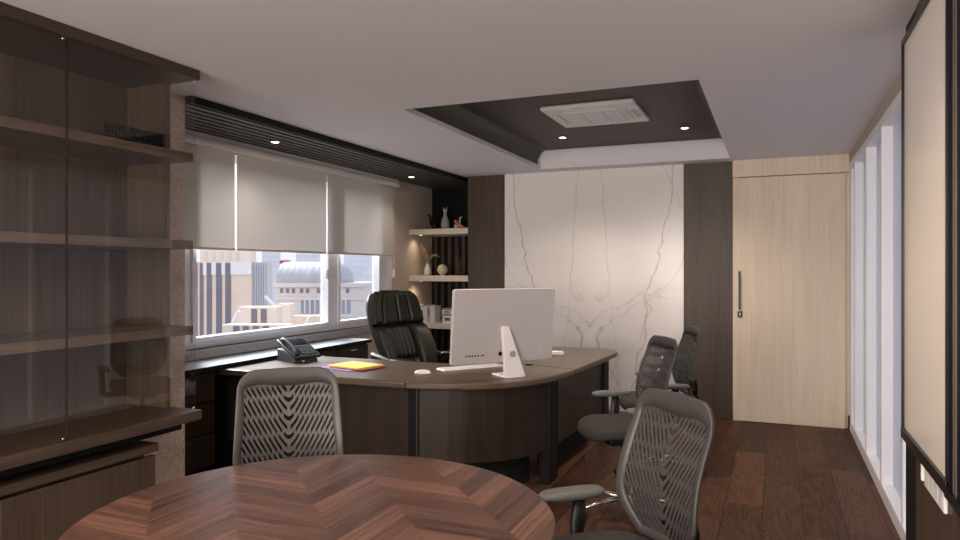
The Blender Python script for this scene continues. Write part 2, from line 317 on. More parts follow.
# ---------------------------------------------------------------- mesh helpers
class MB:
    def __init__(s): s.v = []; s.f = []
    def add(s, vs_, fs, T=None):
        o = len(s.v)
        s.v += [tuple(T @ Vector(p)) if T else tuple(p) for p in vs_]
        s.f += [tuple(i+o for i in f) for f in fs]; return s
    def box(s, x0, x1, y0, y1, z0, z1, T=None):
        return s.add([(x0,y0,z0),(x1,y0,z0),(x1,y1,z0),(x0,y1,z0),(x0,y0,z1),(x1,y0,z1),(x1,y1,z1),(x0,y1,z1)],
                     [(0,3,2,1),(4,5,6,7),(0,1,5,4),(1,2,6,5),(2,3,7,6),(3,0,4,7)], T)
    def prism(s, pts, z0, z1, T=None):
        n = len(pts)
        return s.add([(p[0],p[1],z0) for p in pts]+[(p[0],p[1],z1) for p in pts],
                     [tuple(range(n-1,-1,-1)), tuple(range(n,2*n))]+[(i,(i+1)%n,n+(i+1)%n,n+i) for i in range(n)], T)
    def lathe(s, prof, n=24, T=None, c=(0,0)):
        vs_ = []; fs = []
        for r, z in prof:
            for i in range(n):
                a = 2*PI*i/n; vs_.append((c[0]+r*math.cos(a), c[1]+r*math.sin(a), z))
        m = len(prof)
        for j in range(m-1):
            for i in range(n):
                k = (i+1) % n
                fs.append((j*n+i, j*n+k, (j+1)*n+k, (j+1)*n+i))
        if prof[0][0] > 1e-5: fs.append(tuple(range(n-1,-1,-1)))
        if prof[-1][0] > 1e-5: fs.append(tuple(range((m-1)*n, m*n)))
        return s.add(vs_, fs, T)
    def tube(s, pts, r, n=10, T=None, flat=1.0):
        pts = [Vector(p) for p in pts]; vs_ = []; fs = []
        rs = r if isinstance(r, (list, tuple)) else [r]*len(pts)
        up = Vector((0, 0, 1))
        for i, p in enumerate(pts):
            d = (pts[min(i+1, len(pts)-1)] - pts[max(i-1, 0)]).normalized()
            a = d.cross(up)
            if a.length < 0.05: a = d.cross(Vector((0, 1, 0)))
            a.normalize(); b = a.cross(d).normalized()
            for k in range(n):
                t = 2*PI*k/n; vs_.append(p + a*math.cos(t)*rs[i] + b*math.sin(t)*rs[i]*flat)
        for i in range(len(pts)-1):
            for k in range(n):
                q = (k+1) % n; fs.append((i*n+k, i*n+q, (i+1)*n+q, (i+1)*n+k))
        fs.append(tuple(range(n-1,-1,-1))); fs.append(tuple(range((len(pts)-1)*n, len(pts)*n)))
        return s.add(vs_, fs, T)
    def grid(s, fn, nu, nv, T=None):
        vs_ = [fn(i/nu, j/nv) for j in range(nv+1) for i in range(nu+1)]
        fs = [(j*(nu+1)+i, j*(nu+1)+i+1, (j+1)*(nu+1)+i+1, (j+1)*(nu+1)+i) for j in range(nv) for i in range(nu)]
        return s.add(vs_, fs, T)
    def build(s, name, m, parent=None, bevel=0.0, smooth=False, seg=2, solid=0.0, sub=0, T=None):
        me = bpy.data.meshes.new(name); me.from_pydata(s.v, [], s.f); me.validate(); me.update()
        import bmesh
        bm = bmesh.new(); bm.from_mesh(me); bmesh.ops.recalc_face_normals(bm, faces=bm.faces); bm.to_mesh(me); bm.free()
        me.materials.append(M[m] if isinstance(m, str) else m)
        o = bpy.data.objects.new(name, me); COL.objects.link(o)
        if parent: o.parent = parent
        if smooth:
            for p in me.polygons: p.use_smooth = True
        if solid:
            sm = o.modifiers.new('thickness', 'SOLIDIFY'); sm.thickness = solid; sm.offset = 0
        if bevel:
            b = o.modifiers.new('bevel', 'BEVEL'); b.width = bevel; b.segments = seg; b.limit_method = 'ANGLE'; b.angle_limit = math.radians(40)
            for p in me.polygons: p.use_smooth = True
            if hasattr(me, 'set_sharp_from_angle'): me.set_sharp_from_angle(angle=math.radians(50))
        if sub:
            u = o.modifiers.new('subdivision', 'SUBSURF'); u.levels = sub; u.render_levels = sub
        return o
def bx(x0, x1, y0, y1, z0, z1): return MB().box(x0, x1, y0, y1, z0, z1)
def structure(o): o['kind'] = 'structure'; return o
def tag(o, label, cat, group=None):
    o['label'] = label; o['category'] = cat
    if group: o['group'] = group
    return o
def thing(name, loc, label, cat, group=None, rz=0.0):
    o = bpy.data.objects.new(name, None); COL.objects.link(o); o.location = loc; o.rotation_euler = (0, 0, rz)
    o.empty_display_size = 0.1
    return tag(o, label, cat, group)
def kids(o): return [c for c in COL.objects if c.parent is o]
def copy_tree(root, loc, rz, label, group=None):
    def cp(o, par):
        c = o.copy(); COL.objects.link(c)
        if par: c.parent = par
        for ch in CH.get(o.name, []): cp(bpy.data.objects[ch], c)
        return c
    CH = {}
    for o in COL.objects:
        if o.parent: CH.setdefault(o.parent.name, []).append(o.name)
    r = cp(root, None)
    r.location = loc; r.rotation_euler = (0, 0, rz); r['label'] = label
    if group: r['group'] = group
    return r
def relabel_part(o, text): o['label'] = text
def LT(loc=(0,0,0), rz=0.0, rx=0.0, ry=0.0):
    return Matrix.Translation(loc) @ Matrix.Rotation(rz, 4, 'Z') @ Matrix.Rotation(ry, 4, 'Y') @ Matrix.Rotation(rx, 4, 'X')

# ---------------------------------------------------------------- the room
XW, XR, YB, H = -3.94, 0.62, 7.18, 2.50
YR = -2.6         # rear wall behind the camera
XL = -3.29        # left wall behind the cabinet
# floor
structure(MB().box(XW-0.1, XR+0.30, YR-0.1, 7.9, -0.12, 0.0).build('floor', 'floor'))
# ceiling: flat slab with a rectangular tray opening and the slatted soffit along the window
TX0, TX1, TY0, TY1, TZ = -2.25, -0.39, 4.02, 6.95, 2.68
ce = MB()
for a in [(-3.23, TX0, YR-.1, 7.9), (TX1, XR+0.30, YR-.1, 7.9), (TX0, TX1, YR-.1, TY0), (TX0, TX1, TY1, 7.9), (XW-.1, -3.23, YR-.1, 3.2)]:
    ce.box(a[0], a[1], a[2], a[3], H, H+0.30)
structure(ce.build('ceiling', 'ceiling'))
structure(MB().box(TX0, TX1, TY0, TY1, TZ, TZ+0.1).build('trim_1', 'tray_wood'))        # dark tray panel
# dark curved linings on three sides of the tray, a pale lip below them
def cove(p0, p1, inward, mat, name):
    p0, p1, n = Vector(p0), Vector(p1), Vector(inward); mb = MB()
    prof = [(0.0, H+0.035)] + [(0.10*(1-math.cos(a)), H+0.035+(TZ-H-0.04)*math.sin(a)) for a in [k*PI/2/10 for k in range(1, 11)]]
    vs_ = []
    for q in (p0, p1):
        for d, z in prof: vs_.append((q.x+n.x*d, q.y+n.y*d, z))
        vs_.append((q.x, q.y, TZ-0.004))
    k = len(prof)+1
    fs = [(i, (i+1) % k, k+(i+1) % k, k+i) for i in range(k)] + [tuple(range(k)), tuple(range(2*k-1, k-1, -1))]
    mb.add(vs_, fs); return structure(mb.build(name, mat, smooth=False))
cove((TX0+.002, TY0), (TX0+.002, TY1-.105), (1, 0), 'tray_wood', 'trim_2')
cove((TX1-.002, TY0), (TX1-.002, TY1-.105), (-1, 0), 'tray_wood', 'trim_3')
cove((TX0, TY0+.002), (TX1, TY0+.002), (0, 1), 'tray_wood', 'trim_4')
cove((TX0, TY1-.002), (TX1, TY1-.002), (0, -1), 'ceiling', 'trim_5')
# slatted soffit along the window
FX = -3.25
sf = bx(FX, FX+.02, 3.2, 7.79, 2.455, H)
sf.box(XW, FX, 3.2, 7.79, 2.482, H)
structure(sf.build('trim_6', 'black'))
sl = MB()
x = FX-0.03
while x > XW+0.05:
    sl.box(x-0.042, x, 3.2, 7.78, 2.453, 2.482); x -= 0.082
structure(sl.build('trim_7', 'slat_black'))
# left wall: pier behind the cabinet, return into the window bay
structure(bx(XL-0.2, XL, YR, 3.20, 0, H).build('wall_left', 'wallpaper'))
structure(bx(XW-0.3, XL-0.2, 3.10, 3.20, 0, H).build('wall_bay', 'wallpaper'))
# window wall
WY0, WY1, WZ0, WZ1 = 3.2, 6.80, 0.86, 2.36
ww = MB()
ww.box(XW-0.25, XW, 3.2, 7.9, 0, WZ0); ww.box(XW-0.25, XW, 3.2, 7.9, WZ1, 2.6); ww.box(XW-0.25, XW, WY1, 7.9, WZ0, WZ1)
structure(ww.build('wall_window', 'wallpaper'))
structure(bx(XW-0.14, XW+0.03, WY0, WY1+.02, WZ0-0.070, WZ0).build('trim_8', 'sill', bevel=0.004))
# niche back (black, slatted) and the back wall panels
structure(bx(XW, -3.18, 7.79, 7.9, 0, H).build('wall_niche', 'black'))
ns = MB()
x = XW+0.04
while x < -3.22:
    ns.box(x, x+0.045, 7.765, 7.79, 0, 1.95); x += 0.095
structure(ns.build('trim_9', 'walnut_v'))
structure(bx(-3.18, -2.74, YB, 7.9, 0, H).build('wall_back_left', 'walnut_v'))
structure(bx(-2.74, -0.837, YB+0.005, 7.4, 0, H).build('wall_back_marble', 'marble'))
structure(bx(-0.837, -0.377, YB-0.012, 7.4, 0, H).build('wall_back_right', 'walnut_v'))
structure(bx(-0.377, XR+.3, YB+0.03, 7.4, 0, H).build('wall_back', 'light_wood'))
structure(MB().box(-0.837, -0.377, YB-0.03, YB-0.012, 0, 0.13).build('baseboard_back', 'dark_base', bevel=.003))
structure(bx(-3.18, -2.74, YB-0.018, YB, 0, 0.13).build('baseboard_left', 'dark_base', bevel=.003))
# door: pale sliding leaf under a pale lintel
structure(bx(-0.377, XR, YB-0.055, YB+0.03, 2.34, H).build('trim_10', 'light_wood'))
structure(bx(-0.377, -0.325, YB-0.012, YB+.03, 0, 2.34).build('trim_11', 'light_wood'))
dr = structure(bx(-0.335, XR-0.03, YB-0.022, YB+0.022, 0.004, 2.335).build('door_1', 'light_wood', bevel=.002))
hd = MB().box(-0.324, -0.306, YB-0.062, YB-0.045, 1.07, 1.44)
hd.box(-0.322, -0.308, YB-0.047, YB-0.021, 1.10, 1.12); hd.box(-0.322, -0.308, YB-0.047, YB-0.021, 1.39, 1.41)
hd.build('door_handle', 'black_metal', dr, bevel=.003)
lk = bx(-0.334, -0.290, YB-0.032, YB-0.021, 0.995, 1.055).build('door_lock', 'black_metal', dr, bevel=.003)
kh = MB().lathe([(0.008, 0), (0.008, 0.003)], 14, LT((-0.312, YB-0.032, 1.030), rx=PI/2))
kh.box(-0.3155, -0.3085, YB-0.035, YB-0.032, 1.008, 1.026); kh.build('keyhole', 'plastic_white', lk)
# right-hand frosted partition
fr = MB()
PY0, PY1 = 3.50, 7.12
fr.box(XR, XR+0.10, PY0, YB, 0.0, 0.09); fr.box(XR, XR+0.10, PY0, YB, 2.36, 2.42)
fr.box(XR+0.005, XR+0.10, YB-0.10, YB, 0.09, 2.36)
w2 = structure(fr.build('window_2', 'frame_white', bevel=.004))
for y in (6.72, 5.90, 5.10, 4.30, 3.54):
    bx(XR, XR+0.075, y-0.02, y+0.02, 0.09, 2.36).build('mullion', 'frame_white', w2, bevel=.003)
pp = structure(bx(XR+0.066, XR+0.078, PY0, YB-0.09, 0.085, 2.365).build('window_3', 'frosted'))
structure(bx(XR-0.004, XR+0.3, PY0, YB, 2.42, H).build('wall_right_header', 'beige_paint'))
structure(bx(XR-0.012, XR, YB-0.06, YB-0.022, 0, 0.13).build('baseboard_right', 'dark_base'))
# nearer right wall: walnut panelling with a black end
structure(bx(0.52, XR+0.3, 3.25, 3.50, 0, H).build('trim_12', 'black'))
structure(bx(0.518, XR+0.3, YR, 3.25, 0, H).build('wall_right', 'walnut_v'))
structure(bx(XL-.2, XR+0.3, YR-0.1, YR, 0, H).build('wall_rear', 'wall_grey'))
rwf = MB()  # made-up window frame around the added rear fill light
for a in [(-2.9, -2.8, .60, 2.30), (.2, .3, .60, 2.30), (-1.33, -1.27, .60, 2.30), (-2.8, .2, .60, .65), (-2.8, .2, 2.25, 2.30)]:
    rwf.box(a[0], a[1], YR+.001, YR+0.14, a[2], a[3])
structure(rwf.build('fill_window', 'frame_white', bevel=.004))
# main window: white aluminium frame with two panes
wf = MB()
xg0, xg1 = XW-0.12, XW-0.04
wf.box(xg0, xg1, WY0, WY1, WZ0, WZ0+0.05); wf.box(xg0, xg1, WY0, WY1, WZ1-0.06, WZ1)
Za, Zb = WZ0+0.0505, WZ1-0.0605
wf.box(xg0, xg1, WY0, 3.93, Za, Zb); wf.box(xg0, xg1+.004, 5.66, 5.80, Za, Zb); wf.box(xg0, xg1, 6.60, WY1, Za, Zb)
w1 = structure(wf.build('window_1', 'frame_white', bevel=.004))
sh = MB()
for a, b in ((3.9305, 5.6595), (5.8005, 6.5995)):
    sh.box(xg0+.01, xg1+0.02, a, b, Za, Za+.035); sh.box(xg0+.01, xg1+.02, a, a+0.035, Za+.0355, Zb); sh.box(xg0+.01, xg1+.02, b-0.035, b, Za+.0355, Zb)
sh.build('sash', 'frame_white', w1, bevel=.004)
bx(XW-0.085, XW-0.081, 3.96, 5.63, WZ0+0.08, WZ1-.06).build('pane', 'glass', w1)
bx(XW-0.085, XW-0.081, 5.83, 6.57, WZ0+0.08, WZ1-.06).build('pane', 'glass', w1)

# ---------------------------------------------------------------- lamps and the cassette unit
def downlight(x, y, z, label, grp, rx=0.045, ry=0.045):
    t = thing('recessed_downlight', (x, y, z), label, 'ceiling light', grp)
    MB().lathe([(rx*.78, 0.0), (rx, 0.0), (rx, -0.008), (rx*.80, -0.008), (rx*.74, 0.0)], 28).build('trim_ring', 'bronze', t, smooth=True)
    MB().lathe([(rx*.72, -0.001), (rx*.60, -0.007), (0.0, -0.008)], 28).build('bulb', 'lamp', t, smooth=True)
    return t
GT = 'downlights in the recessed ceiling tray'
downlight(-1.81, 6.25, TZ-.001, 'small round downlight in the dark ceiling tray, left of the marble wall centre', GT)
downlight(-0.72, 6.24, TZ-.001, 'small round downlight in the dark ceiling tray, at its right end near the door', GT)
for a in (-1.81, -0.72): downlight(a, 4.55, TZ-.001, 'small round downlight in the dark ceiling tray, before the air conditioner', GT)
GN = 'added fill downlights in the flat ceiling near the wall board'
for a, b in NEAR_FILLS: downlight(a, b, H-.001, 'added fill downlight in the flat ceiling near the cream wall board', GN)
GS = 'downlights in the black slatted soffit'
downlight(-3.595, 4.40, 2.4525, 'small downlight in the black slatted soffit above the middle roller blind', GS)
downlight(-3.595, 6.62, 2.4525, 'small downlight in the black slatted soffit near the niche shelves', GS)
for i, (x, y) in enumerate(FILL_PANELS):
    t = thing('fill_panel', (x, y, H), 'added fill light, flat ceiling panel behind the viewer', 'ceiling light', 'added fill panels over the rear of the room')
    b_ = MB(); b_.box(-.62, .62, -.34, -.28, -.025, -.0005); b_.box(-.62, .62, .28, .34, -.025, -.0005); b_.box(-.62, -.56, -.28, .28, -.025, -.0005); b_.box(.56, .62, -.28, .28, -.025, -.0005)
    b_.build('frame', 'frame_white', t)
    bx(-.56, .56, -.28, .28, -.012, -.002).build('diffuser', 'fill_panel_glow', t)

ac = thing('cassette_air_conditioner', (-1.28, 5.36, TZ), 'white square cassette air conditioner set in the dark ceiling tray', 'air conditioner')
MB().prism([(-.35,-.35),(.35,-.35),(.35,.35),(-.35,.35)], -0.035, -0.001).build('panel', 'ac_white', ac, bevel=.012)
g = MB().box(-.215, .215, -.215, .215, -0.041, -0.034)
g.build('intake_frame', 'ac_white', ac, bevel=.004)
g = MB()
for i in range(22):
    y = -.19 + i*0.0181; g.box(-.20, .20, y-.003, y+.003, -0.046, -0.041)
for x in (-.08, .08): g.box(x-.003, x+.003, -.20, .20, -0.047, -0.041)
g.build('intake_grille', 'ac_grey', ac)
for a in range(4):
    T = LT(rz=a*PI/2)
    MB().box(-.17, .17, .255, .300, -0.0375, -0.034, T).build('air_slot', 'ac_grey', ac)
    MB().box(-.165, .165, .270, .296, -0.043, -0.0375, T).build('louver', 'ac_white', ac, bevel=.002)
for yy in (-.05, 0, .05): pass
v = MB()
for i in range(9): v.box(.302, .330, -.12+i*.028, -.10+i*.028, -.0375, -.034)
v.build('side_vents', 'ac_grey', ac)

# ---------------------------------------------------------------- roller blinds
va = MB().tube([(XW+0.075, 3.205, 2.395), (XW+0.075, 6.80, 2.395)], 0.034, 20)
va.box(XW+0.060, XW+0.09, 3.205, 6.80, 2.40, 2.450)
tag(va.build('blind_cassette', 'blind_white', bevel=.003), 'long white cassette tube across the top of all the roller blinds', 'blind cassette')
BL = [(3.21, 4.295, 'pale grey roller blind behind the cabinet glass, leftmost at the window'),
      (4.320, 5.505, 'pale grey roller blind in the middle of the window'),
      (5.53, 6.76, 'pale grey roller blind at the right end of the window by the beige wall')]
for i, (a, b, lb) in enumerate(BL):
    t = thing('roller_blind', (XW+0.04, (a+b)/2, 1.62), lb, 'blind', 'grey roller blinds over the window')
    h = (b-a)/2
    MB().add([(0, -h, 0), (0, h, 0), (0, h, .738), (0, -h, .738)], [(0, 1, 2, 3)]).build('shade', 'blind', t)
    MB().box(-0.007, 0.007, -h, h, -0.018, 0.002).build('bottom_bar', 'blind', t, bevel=.003)
    if i == 0: continue
    ch = MB()
    yc = h+0.015 if i == 2 else h+.012
    for dx in (-0.008, 0.010):
        ch.tube([(dx, yc, 0.745), (dx, yc, -0.17)], 0.0018, 6)
    cc = ch.build('pull_chain', 'blind_white', t)
    MB().lathe([(0.014, -0.255), (0.020, -0.245), (0.018, -0.18), (0.008, -0.165)], 14, LT((0, yc, 0))).build('chain_weight', 'plastic_white', cc, smooth=True)

# ---------------------------------------------------------------- niche shelves
NS = 'pale shelves in the corner niche'
def shelf(z, lb):
    o = bx(XW+0.001, -3.181, 7.20, 7.762, z-0.065, z).build('floating_shelf', 'shelf_wood', bevel=.003); return tag(o, lb, 'shelf', NS)
shelf(1.925, 'topmost pale wooden niche shelf holding the cat shaped vase and the bird')
shelf(1.385, 'middle pale wooden niche shelf holding the dried grass vase and the gold disc')
shelf(0.840, 'lowest pale wooden niche shelf holding the white books')
for i, z in enumerate((1.86, 1.32)):
    spot_light('shelf_lamp', (XW+0.10, 7.30, z-0.012), 1.6, (1, .82, .6), 150, 1.0)
    t = thing('shelf_spotlight', (XW+0.10, 7.30, z), 'tiny warm spotlight under the %s niche shelf' % ('topmost' if i == 0 else 'middle'), 'spotlight', 'little lights under the niche shelves')
    MB().lathe([(0.012, -0.0005), (0.014, -0.005), (0.0, -0.006)], 16).build('bulb', 'shelf_lamp_glow', t)

# figurines on the upper shelf (z = 1.925)
def bez(pts, n=14):
    P = [Vector(p) for p in pts]; o = []
    k = len(P)-1
    for i in range(n+1):
        t = i/n; q = Vector((0, 0, 0))
        for j, p in enumerate(P): q += p*(math.comb(k, j)*(t**j)*((1-t)**(k-j)))
        o.append(q)
    return o
def swan(x, y, z, s, m, label, rz=0, name='swan_figurine'):
    t = thing(name, (x, y, z), label, 'figurine', rz=rz)
    T = Matrix.Scale(s, 4)
    MB().lathe([(0.0, 0.0), (0.022, 0.002), (0.038, 0.03), (0.034, 0.06), (0.018, 0.082), (0.0, 0.09)], 20, T).build('body', m, t, smooth=True)
    MB().tube(bez([(-.02, 0, .05), (-.07, 0, .06), (-.045, 0, .13), (-.05, 0, .19), (-.085, 0, .19), (-.085, 0, .165)]), [0.018-0.0008*i for i in range(15)], 10, T).build('neck', m, t, smooth=True)
    return t
swan(-3.70, 7.38, 1.925, 1.0, 'black_metal', 'black long necked swan figurine at the left of the top niche shelf')
cv = thing('cat_vase', (-3.55, 7.36, 1.925), 'grey bottle shaped figurine with two pointed ears on the top shelf', 'figurine')
MB().lathe([(0.0, 0.0), (0.042, 0.001), (0.050, 0.03), (0.051, 0.07), (0.040, 0.115), (0.022, 0.15), (0.016, 0.18), (0.020, 0.20), (0.026, 0.215), (0.024, 0.232), (0.0, 0.24)], 26).build('body', 'grey_ceramic', cv, smooth=True)
for sx in (-1, 1):
    MB().add([(sx*.006, -.008, .228), (sx*.026, -.008, .222), (sx*.016, .010, .226), (sx*.025, 0, .268)], [(0,1,2),(0,1,3),(1,2,3),(2,0,3)]).build('ear', 'grey_ceramic', cv)
swan(-3.425, 7.40, 1.925, 0.80, 'ceramic', 'small white curved neck figurine between the cat vase and the orange bird', PI, 'goose_figurine')
bd = thing('bird_figurine', (-3.36, 7.33, 1.925), 'copper orange bird figurine on the top niche shelf', 'figurine')
MB().grid(lambda u, v: (lambda a, b: (-0.045+0.115*v - 0.0, 0.026*math.sin(PI*min(1, v*1.05+.02))**.7*math.cos(a), 0.045-0.030*v+0.030*math.sin(PI*min(1, v*1.05+.02))**.7*math.sin(a)+0.02*(1-v)**2))(2*PI*u, v), 16, 12).build('body', 'orange', bd, smooth=True)
MB().lathe([(0, -.022), (.016, -.016), (.022, 0), (.016, .016), (0, .022)], 16, LT((-.040, 0, .085))).build('head', 'orange', bd, smooth=True)
MB().tube([(-.06, 0, .086), (-.082, 0, .080)], [.007, .001], 8).build('beak', 'bronze', bd)
MB().add([(.055, -.014, .022), (.055, .014, .022), (.115, .018, .004), (.115, -.018, .004), (.055, 0, .032), (.115, 0, .012)], [(0,1,2,3),(0,4,5,3),(1,4,5,2),(0,1,4),(3,2,5)]).build('tail', 'orange', bd)
fb = MB()
for sy in (-.012, .012): fb.tube([(-.005, sy, .03), (-.005, sy, .0)], .003, 6)
fb.build('feet', 'bronze', bd)
# middle shelf (z = 1.385)
vz = thing('pampas_vase', (-3.80, 7.40, 1.385), 'white ribbed vase of dried brown pampas grass on the middle shelf', 'vase')
MB().lathe([(0.0, 0), (.036, .001), (.042, .04), (.038, .08), (.022, .115), (.020, .135), (.024, .14), (.018, .139), (.014, .12), (0.0, .115)], 24).build('vase', 'ceramic', vz, smooth=True)
rnd = random.Random(3)
def plume(px, rr, par):
    mb = MB(); mb.tube(px, .0016, 6)
    n = len(px)
    for i in range(n//3, n):
        p = px[i]; k = (i-n/3)/(n*2/3); wdt = rr*math.sin(PI*min(.97, .08+k*.9))**.6
        for q in range(16):
            d = Vector((rnd.uniform(-1, 1), rnd.uniform(-1, 1), rnd.uniform(-.1, 1.2))).normalized()*wdt
            c = p + Vector((rnd.uniform(-.003, .003), 0, rnd.uniform(-.01, .01)))
            mb.tube([c, c+d*.6, c+d-Vector((0, 0, .006))], [.0022, .0020, .0004], 4)
    mb.build('pampas_plume', 'pampas', par)
plume(bez([(0, 0, .10), (-.01, 0, .18), (-.05, 0, .27), (-.09, .0, .36)], 16), .034, vz)
plume(bez([(0, 0, .10), (.0, 0.01, .18), (-.03, 0.01, .25), (-.04, .01, .31)], 16), .034, vz)
plume(bez([(0, 0, .10), (.01, 0, .20), (.08, -.02, .27), (.15, -.02, .22)], 16), .022, vz)
gd = thing('gold_disc_ornament', (-3.585, 7.36, 1.385), 'pale gold round ball ornament on the middle niche shelf', 'ornament')
MB().lathe([(0.0, 0.008)]+[(0.062*math.sin(a), 0.070-0.062*math.cos(a)) for a in [PI*k/14 for k in range(1, 14)]]+[(0.0, 0.132)], 28).build('ball', 'gold', gd, smooth=True)
MB().lathe([(0.030, 0.0), (0.030, 0.008), (0.022, 0.014), (0.0, 0.014)], 20).build('foot', 'gold', gd)
rd = thing('reed_diffuser', (-3.385, 7.40, 1.385), 'small glass reed diffuser with thin brown sticks on the middle shelf', 'diffuser')
MB().lathe([(0.0, 0.0), (.026, .001), (.027, .055), (.012, .070), (.012, .085), (.010, .085), (.009, .07), (.0, .068)], 20).build('bottle', 'clear', rd, smooth=True)
rs_ = MB()
for i in range(7):
    a = 2*PI*i/7; rs_.tube([(0.004*math.cos(a), .004*math.sin(a), .01), (.045*math.cos(a), .03*math.sin(a), .235)], .0018, 6)
rs_.build('reeds', 'reed', rd)
# books on the lowest shelf (z = 0.84)
bt = [('white', 'paper'), ('pale grey', 'paper_grey'), ('white', 'paper'), ('white', 'paper'), ('pale grey', 'paper_grey'), ('white', 'paper')]
x = -3.905; hs = [.200, .185, .175, .190, .205, .195]; ts = [.050, .028, .046, .038, .030, .062]
lbs = ['white book standing against the beige wall on the lowest niche shelf', 'thin grey book, second from the beige wall in the niche row',
       'white book with grey title, third from the beige wall in the niche row', 'white book fourth from the beige wall in the niche row',
       'thin grey book fifth from the beige wall in the niche row', 'thick white book at the right end of the standing niche row']
for i in range(6):
    t = thing('book', (x+ts[i]/2, 7.33, .84), lbs[i], 'book', 'standing books on the lowest niche shelf')
    h, w_ = hs[i], ts[i]/2
    MB().box(-w_, w_, -.075, .075, 0, .0).v
    cvm = MB(); cvm.box(-w_, -w_+.003, -.08, .08, 0, h); cvm.box(w_-.003, w_, -.08, .08, 0, h); cvm.box(-w_+.003, w_-.003, -.08, -.076, 0, h)
    cvm.build('cover', bt[i][1], t, bevel=.001)
    MB().box(-w_+.0031, w_-.0031, -.0755, .074, .003, h-.004).build('pages', 'paper', t)
    MB().box(-w_*.45, w_*.45, -.0812, -.0801, h*.35, h*.8).build('spine_title', 'paper_dark' if i % 2 == 0 else 'paper', t)
    x += ts[i]+.0035
z = .84
for i, (w_, hh, cm, lb) in enumerate([(.13, .085, 'paper', 'thick white box file at the bottom of the book stack by the monitor'),
                                     (.17, .022, 'paper_grey', 'wide grey book lying in the middle of the niche book stack'),
                                     (.14, .040, 'paper', 'white lying book near the top of the niche book stack'),
                                     (.15, .018, 'paper_grey', 'thin grey book lying on top of the niche book stack')]):
    t = thing('book', (-3.475, 7.34, z), lb, 'book', 'stacked books on the lowest niche shelf', rz=(0, .1, -.08, .05)[i])
    a, b = w_/2, .075
    cvm = MB(); cvm.box(-a, a, -b, b, 0, .003); cvm.box(-a, a, -b, b, hh-.003, hh-.0002); cvm.box(-a, a, -b, -b+.003, .003, hh-.003)
    cvm.build('cover', cm, t)
    MB().box(-a+.004, a-.004, -b+.0031, b-.003, .0031, hh-.0031).build('pages', 'paper', t)
    MB().box(-a*.5, a*.5, -b-.0012, -b-.0001, hh*.3, hh*.7).build('spine_title', 'paper_dark', t)
    z += hh

# ---------------------------------------------------------------- display cabinet on the left
CX0, CXF, CY0, CY1 = XL+.001, -2.80, 0.61, 2.81
dc = thing('display_cabinet', (XL+.24, 1.7, 0.665), 'tall dark walnut display cabinet with glass doors along the left wall', 'cabinet')
ox, oy, oz = dc.location
def P(x0, x1, y0, y1, z0, z1): return MB().box(x0-ox, x1-ox, y0-oy, y1-oy, z0-oz, z1-oz)
P(CX0, CX0+.015, CY0, CY1-.002, .716, 2.447).build('back_panel', 'cabinet_walnut', dc)
P(CX0+.015, -2.99, CY1-.03, CY1-.002, .716, 2.447).build('side_panel', 'cabinet_walnut', dc)
P(CX0+.015, -2.99, CY0, CY0+.028, .716, 2.447).build('side_panel', 'cabinet_walnut', dc)
P(CX0, CXF+.012, CY0, CY1+.005, 2.448, 2.499).build('top_board', 'walnut_h', dc, bevel=.002)
for z in (2.065, 1.605, 1.155):
    P(CX0+.016, -2.83, CY0+.03, CY1-.031, z-.045, z).build('shelf', 'shelf_walnut', dc, bevel=.002)
    P(-2.988, -2.83, CY1-.031, CY1-.001, z-.045, z).build('shelf_end', 'shelf_walnut', dc)
P(CX0, CXF+.02, CY0, CY1+.01, .665, .715).build('counter', 'walnut_h', dc, bevel=.002)
P(CX0, -2.90, CY0+.02, CY1-.01, .605, .6645).build('support_rail', 'gap_black', dc)
for i in range(3):
    a = CY1-.005-(i+1)*.73; b = a+.727
    gdr = P(CXF-.010, CXF-.004, a+.002, b, .718, 2.446).build('glass_door', 'door_glass', dc)
    P(CXF-.011, CXF-.003, a, a+.0045, .718, 2.446).build('door_edge', 'dark_edge', gdr)
    for zz in (.722, 2.436):
        P(CXF-.0125, CXF-.002, b-.018, b-.006, zz, zz+.010).build('hinge', 'chrome', gdr, bevel=.002)
# lattice box on the top shelf inside the cabinet
lt = MB()
for i in range(19):
    for j in range(6):
        lt.lathe([(.0, -.009), (.0075, -.005), (.009, 0), (.0075, .005), (0, .009)], 8, LT((-3.00, 2.425+i*.0185+(j%2)*.004, 2.076+j*.017)))
lt.tube([(-3.00, 2.415, 2.0705), (-3.00, 2.77, 2.0705)], .004, 6); lt.tube([(-3.00, 2.415, 2.168), (-3.00, 2.77, 2.168)], .003, 6)
for i in range(11):
    for j in range(6):
        lt.lathe([(.0, -.009), (.0075, -.005), (.009, 0), (.0075, .005), (0, .009)], 8, LT((-3.02-i*.0185, 2.762, 2.076+j*.017)))
tag(lt.build('beaded_tray', 'black_metal', smooth=True), 'black beaded openwork tray on the top shelf inside the glass cabinet', 'tray')
# low cabinet beneath
lc = thing('low_cabinet', (XL+.22, 1.6, 0), 'low dark walnut storage cabinet under the display cabinet', 'cabinet')
ox, oy, oz = lc.location
P(CX0, -2.88, .30, 2.57, .08, .515).build('carcass', 'walnut_v', lc)
P(CX0, -2.90, .32, 2.55, .0, .0795).build('plinth', 'gap_black', lc)
P(CX0, -2.845, .28, 2.60, .545, .585).build('top', 'walnut_h', lc, bevel=.002)
P(CX0+.01, -2.90, .32, 2.56, .515, .545).build('shadow_gap', 'walnut_h', lc)
for i in range(3):
    a = 2.595-(i+1)*.765
    P(-2.879, -2.858, a+.002, a+.762, .05, .525).build('door', 'walnut_v', lc, bevel=.0015)

